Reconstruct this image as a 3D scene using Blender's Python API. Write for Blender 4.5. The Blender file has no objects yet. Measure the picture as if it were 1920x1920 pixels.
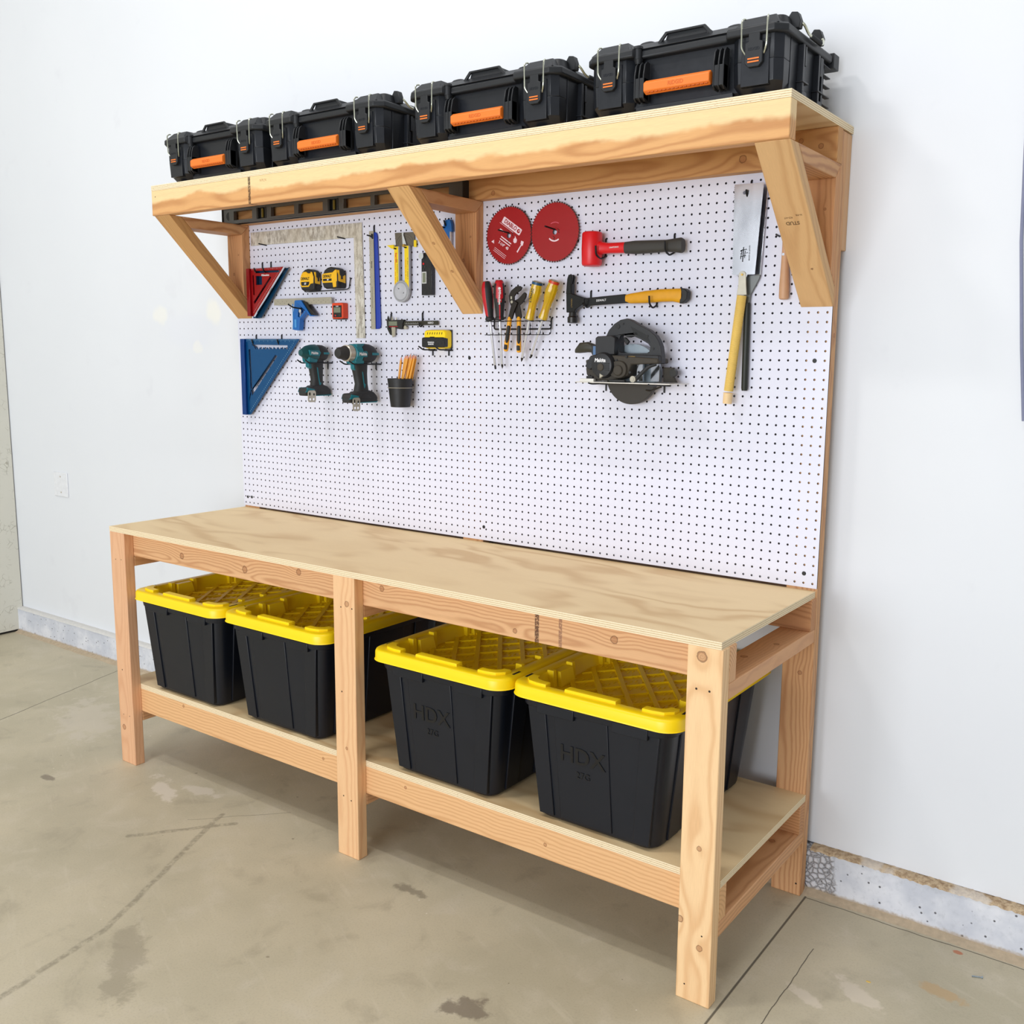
import bpy, bmesh, math, random
from mathutils import Vector, Matrix
from mathutils.geometry import tessellate_polygon

S = 0.0254                       # every length below is in inches
C = bpy.context.scene.collection
SC = bpy.context.scene
PI = math.pi
R_ = math.radians

# ---------------------------------------------------------------- camera
cam = bpy.data.objects.new('camera', bpy.data.cameras.new('camera'))
C.objects.link(cam)
FPX, CX, CY = 1825.53, 1001.52, 950.13
cam.location = (130.2416*S, -102.1965*S, 60.6922*S)
cam.rotation_euler = (1.417573853, -0.010788425, 0.615431226)
cam.data.sensor_width = 36.0
cam.data.lens = 36.0*FPX/1920
cam.data.shift_x = -(CX-960)/1920
cam.data.shift_y = (CY-960)/1920
cam.data.clip_start = 0.02
cam.data.clip_end = 60
SC.camera = cam

# ---------------------------------------------------------------- world, lights, exposure
SC.view_settings.view_transform = 'Standard'
SC.view_settings.look = 'None'
SC.view_settings.gamma = 1
SC.view_settings.exposure = 0.08
SC.view_settings.use_curve_mapping = False
w = bpy.data.worlds.new('world'); SC.world = w; w.use_nodes = True
w.node_tree.nodes['Background'].inputs[0].default_value = (0.93, 0.96, 1.0, 1)
w.node_tree.nodes['Background'].inputs[1].default_value = 0.40

def area_light(name, loc, size, power, color, target):
    d = bpy.data.lights.new(name, 'AREA'); d.shape = 'RECTANGLE'
    d.size = size[0]*S; d.size_y = size[1]*S; d.energy = power; d.color = color
    o = bpy.data.objects.new(name, d); C.objects.link(o)
    o.location = Vector(loc)*S
    o.rotation_euler = (Vector(target)-Vector(loc)).to_track_quat('-Z', 'Y').to_euler()
    return o
area_light('ceiling_light', (20, -96, 180), (20, 8), 26, (1.0, 0.97, 0.94), (48, -20, 30))
area_light('ceiling_light', (66, -62, 186), (30, 6), 19, (1.0, 0.97, 0.94), (64, -24, 20))
area_light('ceiling_light', (112, -64, 186), (30, 6), 16, (1.0, 0.97, 0.94), (110, -24, 20))
area_light('ceiling_light', (-50, -80, 186), (30, 6), 12, (1.0, 0.97, 0.94), (-45, -24, 20))
area_light('garage_door_daylight', (80, -330, 62), (200, 110), 400, (0.90, 0.94, 1.0), (50, 0, 45))

# ---------------------------------------------------------------- node helper
class G:
    def __init__(s, name):
        s.m = bpy.data.materials.new(name); s.m.use_nodes = True
        s.t = s.m.node_tree; s.b = s.t.nodes['Principled BSDF']
    def n(s, typ, ins=None, **props):
        nd = s.t.nodes.new(typ)
        for k, v in props.items(): setattr(nd, k, v)
        for k, v in (ins or {}).items(): s.set(nd.inputs[k], v)
        return nd
    def set(s, sock, v):
        if isinstance(v, bpy.types.NodeSocket): s.t.links.new(v, sock)
        elif isinstance(v, bpy.types.Node): s.t.links.new(v.outputs[0], sock)
        else:
            if isinstance(v, (tuple, list)) and len(v) == 3 and sock.type == 'RGBA': v = (*v, 1)
            sock.default_value = v
    def M(s, op, a, b=0.0, c=0.0, clamp=False):
        nd = s.t.nodes.new('ShaderNodeMath'); nd.operation = op; nd.use_clamp = clamp
        s.set(nd.inputs[0], a); s.set(nd.inputs[1], b)
        if op in ('MULTIPLY_ADD', 'SMOOTH_MIN', 'SMOOTH_MAX', 'COMPARE', 'WRAP'): s.set(nd.inputs[2], c)
        return nd.outputs[0]
    def V(s, op, a, b=(0, 0, 0)):
        nd = s.t.nodes.new('ShaderNodeVectorMath'); nd.operation = op
        s.set(nd.inputs[0], a)
        if op == 'SCALE': s.set(nd.inputs['Scale'], b)
        elif op not in ('LENGTH', 'FRACTION', 'NORMALIZE', 'ABSOLUTE'): s.set(nd.inputs[1], b)
        return nd.outputs['Value'] if op in ('LENGTH', 'DISTANCE', 'DOT_PRODUCT') else nd.outputs['Vector']
    def mix(s, f, a, b, blend='MIX'):
        nd = s.t.nodes.new('ShaderNodeMix'); nd.data_type = 'RGBA'; nd.blend_type = blend
        s.set(nd.inputs[0], f); s.set(nd.inputs[6], a); s.set(nd.inputs[7], b)
        return nd.outputs[2]
    def noise(s, vec, scale, detail=3, rough=0.5, dist=0.0):
        nd = s.n('ShaderNodeTexNoise', {'Vector': vec, 'Scale': scale, 'Detail': detail, 'Roughness': rough, 'Distortion': dist})
        return nd.outputs['Fac']
    def step(s, v, a, b):       # smooth 0..1 as v goes a..b
        nd = s.n('ShaderNodeMapRange', {'Value': v, 'From Min': a, 'From Max': b, 'To Min': 0.0, 'To Max': 1.0})
        nd.interpolation_type = 'SMOOTHSTEP'
        return nd.outputs[0]
    def obj(s): return s.n('ShaderNodeTexCoord').outputs['Object']
    def rnd(s): return s.n('ShaderNodeObjectInfo').outputs['Random']
    def sep(s, v): return s.n('ShaderNodeSeparateXYZ', {0: v}).outputs
    def comb(s, x, y, z): return s.n('ShaderNodeCombineXYZ', {0: x, 1: y, 2: z}).outputs[0]
    def bump(s, h, strength=0.3, dist=0.002):
        nd = s.n('ShaderNodeBump', {'Height': h, 'Strength': strength, 'Distance': dist})
        s.set(s.b.inputs['Normal'], nd.outputs[0]); return nd
    def out(s, col=None, rough=None, metal=None, spec=None):
        if col is not None: s.set(s.b.inputs['Base Color'], col)
        if rough is not None: s.set(s.b.inputs['Roughness'], rough)
        if metal is not None: s.set(s.b.inputs['Metallic'], metal)
        if spec is not None: s.set(s.b.inputs['Specular IOR Level'], spec)
        return s.m

def lin(r, g, b):
    f = lambda c: (c/255/12.92) if c/255 <= 0.04045 else ((c/255+0.055)/1.055)**2.4
    return (f(r), f(g), f(b))

MATS = {}
def simple(name, rgb, rough=0.5, metal=0.0, var=0.12, scale=60, spec=0.5, bump=0.0, trans=0.0):
    if name in MATS: return MATS[name]
    g = G(name); c = lin(*rgb)
    n = g.noise(g.obj(), scale, 4)
    dark = tuple(x*(1-var) for x in c); lite = tuple(min(1, x*(1+var)) for x in c)
    g.out(g.mix(n, dark, lite), g.M('MULTIPLY_ADD', n, 0.12, rough-0.06), metal, spec)
    if trans: g.b.inputs['Transmission Weight'].default_value = trans
    if bump: g.bump(g.noise(g.obj(), scale*6, 2), bump, 0.0006)
    MATS[name] = g.m
    return g.m

# ---------------------------------------------------------------- wood
def mat_wood(name, light=(232, 190, 138), dark=(196, 140, 92), knots=(), holes=(), ring=0.0085, contrast=0.55, pale=None, stains=()):
    """lumber: local X runs along the board (metres, object coordinates)"""
    g = G(name); o = g.obj(); r = g.rnd()
    x, y, z = g.sep(o)[0:3]
    k1 = g.M('MULTIPLY', r, 37.0)
    xx = g.M('ADD', g.M('MULTIPLY', x, 0.55), k1)
    p = g.comb(xx, y, z)
    n1 = g.noise(p, 2.2, 2, 0.5)
    n2 = g.noise(p, 9.0, 3, 0.5)
    # knots push the rings aside
    push = None; kn = None; ring_k = None
    for (kx, ky, kz, kr) in knots:
        d = g.V('DISTANCE', o, (kx*S, ky*S, kz*S))
        dd = g.V('DISTANCE', g.V('MULTIPLY', o, (0.45, 1, 1)), (kx*S*0.45, ky*S, kz*S))
        b = g.M('MULTIPLY', g.M('POWER', 2.718, g.M('MULTIPLY', g.M('MULTIPLY', dd, dd), -1.0/((kr*2.3*S)**2))), kr*1.1*S)
        push = b if push is None else g.M('ADD', push, b)
        d = g.M('ADD', d, g.M('MULTIPLY', g.M('SUBTRACT', g.noise(o, 1.1/(kr*S), 3, 0.6), 0.5), kr*S*0.55))
        disc = g.M('MULTIPLY', g.M('SUBTRACT', 1.0, g.step(d, kr*S*0.85, kr*S*1.05)), g.M('MULTIPLY_ADD', g.M('SINE', g.M('MULTIPLY', d, 2*PI/(kr*S*0.32))), 0.22, 0.75))
        rim = g.M('MULTIPLY', g.step(d, kr*S*0.7, kr*S*0.92), g.M('SUBTRACT', 1.0, g.step(d, kr*S*0.95, kr*S*1.1)))
        kn = disc if kn is None else g.M('MAXIMUM', kn, disc)
        ring_k = rim if ring_k is None else g.M('MAXIMUM', ring_k, rim)
    oy = g.M('MULTIPLY_ADD', r, 0.05, 0.018); oz = g.M('MULTIPLY_ADD', r, -0.06, 0.055)
    yy = g.M('ADD', g.M('ADD', y, oy), g.M('MULTIPLY', g.M('SUBTRACT', n1, 0.5), 0.085))
    zz = g.M('ADD', g.M('ADD', z, oz), g.M('MULTIPLY', g.M('SUBTRACT', n2, 0.5), 0.030))
    rad = g.V('LENGTH', g.comb(0.0, yy, zz))
    if push is not None: rad = g.M('ADD', rad, push)
    s = g.M('SINE', g.M('MULTIPLY', rad, 2*PI/ring))
    s = g.M('POWER', g.M('MULTIPLY_ADD', s, 0.5, 0.5), 2.4)
    fib = g.noise(g.comb(g.M('MULTIPLY', xx, 0.06), y, z), 900, 2, 0.6)
    col = g.mix(g.M('MULTIPLY', s, contrast), lin(*light), lin(*dark))
    heart = g.step(g.M('ADD', z, g.M('MULTIPLY', g.noise(g.comb(g.M('MULTIPLY', xx, 1.6), y, z), 2.4, 5, 0.6), 0.13)), 0.062, 0.078)
    if pale: col = g.mix(g.M('MULTIPLY', heart, 0.85), col, lin(*pale))
    col = g.mix(g.M('MULTIPLY', g.M('SUBTRACT', fib, 0.35), 0.35), col, lin(*[c*0.72 for c in dark]))
    hue = g.mix(r, (1.0, 0.985, 0.96, 1), (1.0, 0.955, 0.90, 1))
    col = g.mix(1.0, col, hue, 'MULTIPLY')
    if kn is not None:
        col = g.mix(g.M('MULTIPLY', kn, 0.7), col, lin(160, 102, 62))
        col = g.mix(g.M('MULTIPLY', ring_k, 0.62), col, lin(92, 52, 28))
    for (hx, hy, hz, hr) in holes:
        d = g.V('DISTANCE', o, (hx*S, hy*S, hz*S))
        col = g.mix(g.M('SUBTRACT', 1.0, g.step(d, hr*S*0.7, hr*S)), col, lin(40, 28, 18))
    for (sx, sw, c3) in stains:        # saw-tooth ink or burn marks across the board
        dx = g.M('ABSOLUTE', g.M('SUBTRACT', x, sx*S))
        nn = g.noise(o, 160, 3, 0.7)
        f = g.M('MULTIPLY', g.M('SUBTRACT', 1.0, g.step(dx, sw*S*0.6, sw*S)), g.step(nn, 0.36, 0.5))
        col = g.mix(g.M('MULTIPLY', f, 0.85), col, lin(*c3))
    g.out(col, g.M('MULTIPLY_ADD', s, -0.1, 0.62), 0, 0.35)
    g.bump(g.M('ADD', g.M('MULTIPLY', fib, 0.5), s), 0.12, 0.0006)
    return g.m

def mat_ply_face():
    g = G('plywood_face'); o = g.obj(); x, y, z = g.sep(o)[0:3]
    r = g.M('MULTIPLY', g.rnd(), 9.0)
    p = g.comb(g.M('MULTIPLY_ADD', x, 0.42, r), y, 0.0)
    n = g.noise(p, 2.6, 3, 0.5, 0.35)
    bands = g.M('POWER', g.M('MULTIPLY_ADD', g.M('SINE', g.M('MULTIPLY', n, 52.0)), 0.5, 0.5), 2.2)
    big = g.noise(p, 3.2, 2)
    fib = g.noise(g.comb(g.M('MULTIPLY', x, 0.05), y, z), 700, 2, 0.6)
    col = g.mix(g.M('MULTIPLY', bands, g.M('MULTIPLY', g.step(big, 0.34, 0.60), 0.66)), lin(234, 208, 162), lin(198, 160, 110))
    col = g.mix(g.M('MULTIPLY', g.step(big, 0.5, 0.68), 0.25), col, lin(212, 180, 132))
    col = g.mix(g.M('MULTIPLY', g.M('SUBTRACT', fib, 0.3), 0.3), col, lin(186, 150, 104))
    g.out(col, 0.58, 0, 0.35); g.bump(fib, 0.08, 0.0004)
    return g.m

def mat_ply_edge(thick):
    g = G('plywood_edge'); o = g.obj(); x, y, z = g.sep(o)[0:3]
    t = g.M('MULTIPLY', g.M('DIVIDE', g.M('ADD', z, thick*S/2), thick*S), 3.5)
    fr = g.M('FRACT', g.M('ADD', t, g.M('MULTIPLY', g.M('SUBTRACT', g.noise(o, 25, 2), 0.5), 0.08)))
    stripe = g.M('MULTIPLY', g.step(fr, 0.40, 0.50), g.M('SUBTRACT', 1.0, g.step(fr, 0.86, 0.98)))
    thin = g.M('SUBTRACT', 1.0, g.step(g.M('ABSOLUTE', g.M('SUBTRACT', g.M('FRACT', g.M('MULTIPLY', t, 2.0)), 0.5)), 0.0, 0.12))
    nn = g.noise(g.V('MULTIPLY', o, (1, 1, 3)), 150, 4, 0.7)
    f = g.M('MULTIPLY', stripe, g.M('MULTIPLY_ADD', nn, 0.9, 0.3), clamp=True)
    col = g.mix(f, lin(242, 226, 192), lin(200, 170, 128))
    col = g.mix(g.M('MULTIPLY', g.step(nn, 0.58, 0.70), 0.55), col, lin(120, 90, 58))
    g.out(col, 0.7, 0, 0.3); g.bump(nn, 0.2, 0.0006)
    return g.m

# ---------------------------------------------------------------- mesh building
class MB:
    def __init__(s): s.v = []; s.f = []; s.mi = []; s.slot = 0
    def add(s, vs, fs, M=None):
        k = len(s.v)
        s.v += [tuple(M @ Vector(p)) for p in vs] if M else [tuple(p) for p in vs]
        s.f += [tuple(i+k for i in f) for f in fs]; s.mi += [s.slot]*len(fs)
        return s
    def box(s, x0, x1, y0, y1, z0, z1, M=None):
        return s.add([(x, y, z) for z in (z0, z1) for y in (y0, y1) for x in (x0, x1)],
                     [(0, 2, 3, 1), (4, 5, 7, 6), (0, 1, 5, 4), (2, 6, 7, 3), (0, 4, 6, 2), (1, 3, 7, 5)], M)
    def frus(s, a, b, z0, z1, axis='z', M=None):       # a, b = (u0,u1,v0,v1) rectangles at z0 and z1
        P = [(a[0], a[2]), (a[1], a[2]), (a[1], a[3]), (a[0], a[3])]; Q = [(b[0], b[2]), (b[1], b[2]), (b[1], b[3]), (b[0], b[3])]
        mk = {'z': lambda u, v, t: (u, v, t), 'y': lambda u, v, t: (u, t, v), 'x': lambda u, v, t: (t, u, v)}[axis]
        vs = [mk(*p, z0) for p in P]+[mk(*p, z1) for p in Q]
        return s.add(vs, [(3, 2, 1, 0), (4, 5, 6, 7)]+[(i, (i+1) % 4, 4+(i+1) % 4, 4+i) for i in range(4)], M)
    def shape(s, outer, t0, t1, axis='y', holes=(), M=None):
        """flat outline (u,v) with holes, extruded t0..t1 along axis; y: (u,t,v), x: (t,u,v), z: (u,v,t)"""
        mk = {'z': lambda u, v, t: (u, v, t), 'y': lambda u, v, t: (u, t, v), 'x': lambda u, v, t: (t, u, v)}[axis]
        loops = [list(outer)]+[list(h) for h in holes]
        flat = [p for l in loops for p in l]; n = len(flat)
        vs = [mk(p[0], p[1], t0) for p in flat]+[mk(p[0], p[1], t1) for p in flat]
        fs = []
        if holes:
            tri = tessellate_polygon([[Vector((p[0], p[1], 0)) for p in l] for l in loops])
            for a, b, c in tri: fs += [(a, b, c), (c+n, b+n, a+n)]
        else:
            fs += [tuple(range(n)), tuple(range(2*n-1, n-1, -1))]
        k = 0
        for l in loops:
            m = len(l)
            for i in range(m):
                j = (i+1) % m; fs.append((k+i, k+j, k+j+n, k+i+n))
            k += m
        return s.add(vs, fs, M)
    def cyl(s, p0, p1, r0, r1=None, n=20, M=None):
        r1 = r0 if r1 is None else r1
        return s.lathe([(r0, 0), (r1, (Vector(p1)-Vector(p0)).length)], p0, Vector(p1)-Vector(p0), n, M=M)
    def lathe(s, prof, p0, d, n=24, M=None, ell=(1, 1), up=None):
        """prof = [(radius, distance along d)]; ends capped"""
        d = Vector(d).normalized(); p0 = Vector(p0)
        a = Vector(up) if up else (Vector((0, 0, 1)) if abs(d.z) < 0.9 else Vector((1, 0, 0)))
        u = d.cross(a).normalized(); v = d.cross(u).normalized()
        vs = []; fs = []
        for r, t in prof:
            c = p0+d*t
            vs += [c+u*(r*ell[0]*math.cos(2*PI*i/n))+v*(r*ell[1]*math.sin(2*PI*i/n)) for i in range(n)]
        for j in range(len(prof)-1):
            for i in range(n):
                k = (i+1) % n; fs.append((j*n+i, j*n+k, (j+1)*n+k, (j+1)*n+i))
        fs += [tuple(range(n-1, -1, -1)), tuple((len(prof)-1)*n+i for i in range(n))]
        return s.add([tuple(p) for p in vs], fs, M)
    def loft(s, secs, axis='z', n=24, ex=2.6, M=None):
        """secs: (a, b, t, ra, rb) superellipse rings; axis z: a=x b=y; axis y: a=x b=z; axis x: a=y b=z"""
        mk = {'z': lambda u, v, t: (u, v, t), 'y': lambda u, v, t: (u, t, v), 'x': lambda u, v, t: (t, u, v)}[axis]
        vs = []; fs = []
        sg = lambda q: math.copysign(abs(q)**(2/ex), q)
        for a, b, t, ra, rb in secs:
            vs += [mk(a+ra*sg(math.cos(2*PI*i/n)), b+rb*sg(math.sin(2*PI*i/n)), t) for i in range(n)]
        for j in range(len(secs)-1):
            for i in range(n):
                k = (i+1) % n; fs.append((j*n+i, j*n+k, (j+1)*n+k, (j+1)*n+i))
        fs += [tuple(range(n-1, -1, -1)), tuple((len(secs)-1)*n+i for i in range(n))]
        return s.add(vs, fs, M)
    def tube(s, pts, r, n=10, closed=False, M=None, smooth=True):
        """bent round wire through pts (rounded corners)"""
        P = [Vector(p) for p in pts]
        if smooth and len(P) > 2:
            Q = []
            rng = range(len(P))
            for i in rng:
                if not closed and i in (0, len(P)-1): Q.append(P[i]); continue
                a, b, c = P[i-1], P[i], P[(i+1) % len(P)]
                la, lc = (a-b).length, (c-b).length; q = min(la, lc)*0.42; q = min(q, max(3*r, 0.28))
                A = b+(a-b).normalized()*q; D = b+(c-b).normalized()*q
                for t in (0, .25, .5, .75, 1): Q.append(A*(1-t)**2+b*2*t*(1-t)+D*t*t)
            P = Q
        vs = []; fs = []; m = len(P); u = None
        for i, p in enumerate(P):
            if closed: d = (P[(i+1) % m]-P[i-1])
            else: d = P[min(i+1, m-1)]-P[max(i-1, 0)]
            d = d.normalized()
            if u is None:
                a = Vector((0, 0, 1)) if abs(d.z) < 0.9 else Vector((1, 0, 0)); u = d.cross(a).normalized()
            else: u = (u-d*u.dot(d)).normalized()
            v = d.cross(u)
            vs += [tuple(p+u*(r*math.cos(2*PI*j/n))+v*(r*math.sin(2*PI*j/n))) for j in range(n)]
        for i in range(m if closed else m-1):
            k = (i+1) % m
            for j in range(n): fs.append((i*n+j, i*n+(j+1) % n, k*n+(j+1) % n, k*n+j))
        if not closed: fs += [tuple(range(n-1, -1, -1)), tuple((m-1)*n+j for j in range(n))]
        return s.add(vs, fs, M)
    def ball(s, c, rx, ry=None, rz=None, n=16, M=None):
        ry = ry or rx; rz = rz or rx; vs = []; fs = []; h = n//2
        for j in range(1, h):
            t = PI*j/h
            vs += [(c[0]+rx*math.sin(t)*math.cos(2*PI*i/n), c[1]+ry*math.sin(t)*math.sin(2*PI*i/n), c[2]+rz*math.cos(t)) for i in range(n)]
        vs += [(c[0], c[1], c[2]+rz), (c[0], c[1], c[2]-rz)]; T = len(vs)-2
        for j in range(h-2):
            for i in range(n): k = (i+1) % n; fs.append((j*n+i, (j+1)*n+i, (j+1)*n+k, j*n+k))
        for i in range(n): k = (i+1) % n; fs += [(T, i, k), (T+1, (h-2)*n+k, (h-2)*n+i)]
        return s.add(vs, fs, M)

ROOT = {}
def mesh_from(mb, name, mats, org=(0, 0, 0), smooth=35, fix=True):
    me = bpy.data.meshes.new(name)
    o = Vector(org)
    me.from_pydata([tuple((Vector(p)-o)*S) for p in mb.v], [], mb.f)
    for m in (mats if isinstance(mats, (list, tuple)) else [mats]): me.materials.append(m)
    if max(mb.mi or [0]) > 0: me.polygons.foreach_set('material_index', mb.mi)
    if fix:
        bm = bmesh.new(); bm.from_mesh(me)
        bmesh.ops.recalc_face_normals(bm, faces=bm.faces); bm.to_mesh(me); bm.free()
    if smooth:
        me.polygons.foreach_set('use_smooth', [True]*len(me.polygons)); me.set_sharp_from_angle(angle=R_(smooth))
    me.update()
    return me
def bevel_mod(o, wdt, seg=2, ang=38):
    m = o.modifiers.new('bevel', 'BEVEL'); m.width = wdt*S; m.segments = seg; m.limit_method = 'ANGLE'; m.angle_limit = R_(ang); m.harden_normals = False
def thing(name, label, cat, loc, group=None):
    o = bpy.data.objects.new(name, None); C.objects.link(o); o.empty_display_size = 0.02
    o.location = Vector(loc)*S; o['label'] = label; o['category'] = cat
    if group: o['group'] = group
    ROOT[o] = Vector(loc); return o
def tag(o, label, cat, group=None):
    o['label'] = label; o['category'] = cat
    if group: o['group'] = group
    return o
def struct(o): o['kind'] = 'structure'; return o
def part(mb, name, mats, parent=None, bevel=0, seg=2, smooth=35, label=None, org=None):
    """mesh with world-inch vertices; origin at the parent's origin, or at org"""
    base = ROOT[parent] if parent is not None else Vector((0, 0, 0))
    og = Vector(org) if org is not None else base
    o = bpy.data.objects.new(name, mesh_from(mb, name, mats, og, smooth)); C.objects.link(o)
    o.location = (og-base)*S
    if parent is not None: o.parent = parent
    ROOT[o] = og
    if bevel: bevel_mod(o, bevel, seg)
    if label: o['label'] = label
    return o
def copy_tree(o, parent=None):
    c = o.copy(); C.objects.link(c)
    if parent is not None: c.parent = parent
    for ch in list(o.children): copy_tree(ch, c)
    return c
def text(s, size, mat, parent, loc, rot=(90, 0, 0), ext=0.01, name='lettering', align='CENTER', bold=0.0, shear=0.0, sx=1.0, label=None):
    cu = bpy.data.curves.new('txt', 'FONT'); cu.body = s; cu.size = size*S; cu.extrude = ext*S; cu.align_x = align; cu.align_y = 'CENTER'
    cu.offset = bold*S; cu.shear = shear; cu.resolution_u = 3
    t = bpy.data.objects.new('txt', cu); me = bpy.data.meshes.new_from_object(t)
    me.name = name; me.materials.clear(); me.materials.append(mat)
    bpy.data.objects.remove(t); bpy.data.curves.remove(cu)
    o = bpy.data.objects.new(name, me); C.objects.link(o)
    if parent is not None: o.parent = parent; base = ROOT[parent]
    else: base = Vector((0, 0, 0))
    o.location = (Vector(loc)-base)*S; o.scale = (sx, 1, 1)
    o.rotation_euler = rot if hasattr(rot, 'to_matrix') else [R_(a) for a in rot]
    ROOT[o] = Vector(loc)
    if label: o['label'] = label
    return o
def circ(cx, cz, r, n=24, rz=None, a0=0, a1=360):
    rz = rz or r
    full = abs(a1-a0) >= 360
    return [(cx+r*math.cos(R_(a0+(a1-a0)*i/(n if full else n-1))), cz+rz*math.sin(R_(a0+(a1-a0)*i/(n if full else n-1)))) for i in range(n)]
def rrect(x0, x1, z0, z1, r, n=5):
    out = []
    for cx, cz, a in ((x1-r, z1-r, 0), (x0+r, z1-r, 90), (x0+r, z0+r, 180), (x1-r, z0+r, 270)):
        out += [(cx+r*math.cos(R_(a+90*i/n)), cz+r*math.sin(R_(a+90*i/n))) for i in range(n+1)]
    return out
# ================================================================ the setting
WALL_Y = 3.0; CURB_Y = 1.75; CURB_Z = 5.2; LEFT_X = -80.5

def seg_field(g, o, a, b, wd):
    """distance (m) from a floor segment a-b (inches), minus nothing; returns 0..1 mask of width wd"""
    ax, ay = a[0]*S, a[1]*S; dx, dy = (b[0]-a[0])*S, (b[1]-a[1])*S; L2 = dx*dx+dy*dy
    rel = g.V('SUBTRACT', o, (ax, ay, 0))
    t = g.M('MULTIPLY', g.V('DOT_PRODUCT', rel, (dx, dy, 0)), 1/L2, clamp=True)
    q = g.V('SUBTRACT', rel, g.V('SCALE', (dx, dy, 0), t))
    return g.M('SUBTRACT', 1.0, g.step(g.V('LENGTH', g.V('MULTIPLY', q, (1, 1, 0))), wd*S*0.35, wd*S))

def blob(g, o, cx, cy, rx, ry, nz, rot=0):
    q = g.V('SUBTRACT', o, (cx*S, cy*S, 0))
    q = g.n('ShaderNodeVectorRotate', {'Vector': q, 'Angle': R_(rot)}, rotation_type='Z_AXIS').outputs[0]
    d = g.V('LENGTH', g.V('MULTIPLY', q, (1/(rx*S), 1/(ry*S), 0)))
    return g.M('SUBTRACT', 1.0, g.step(g.M('ADD', d, g.M('MULTIPLY', g.M('SUBTRACT', nz, 0.5), 2.6)), 0.55, 1.0))

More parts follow.
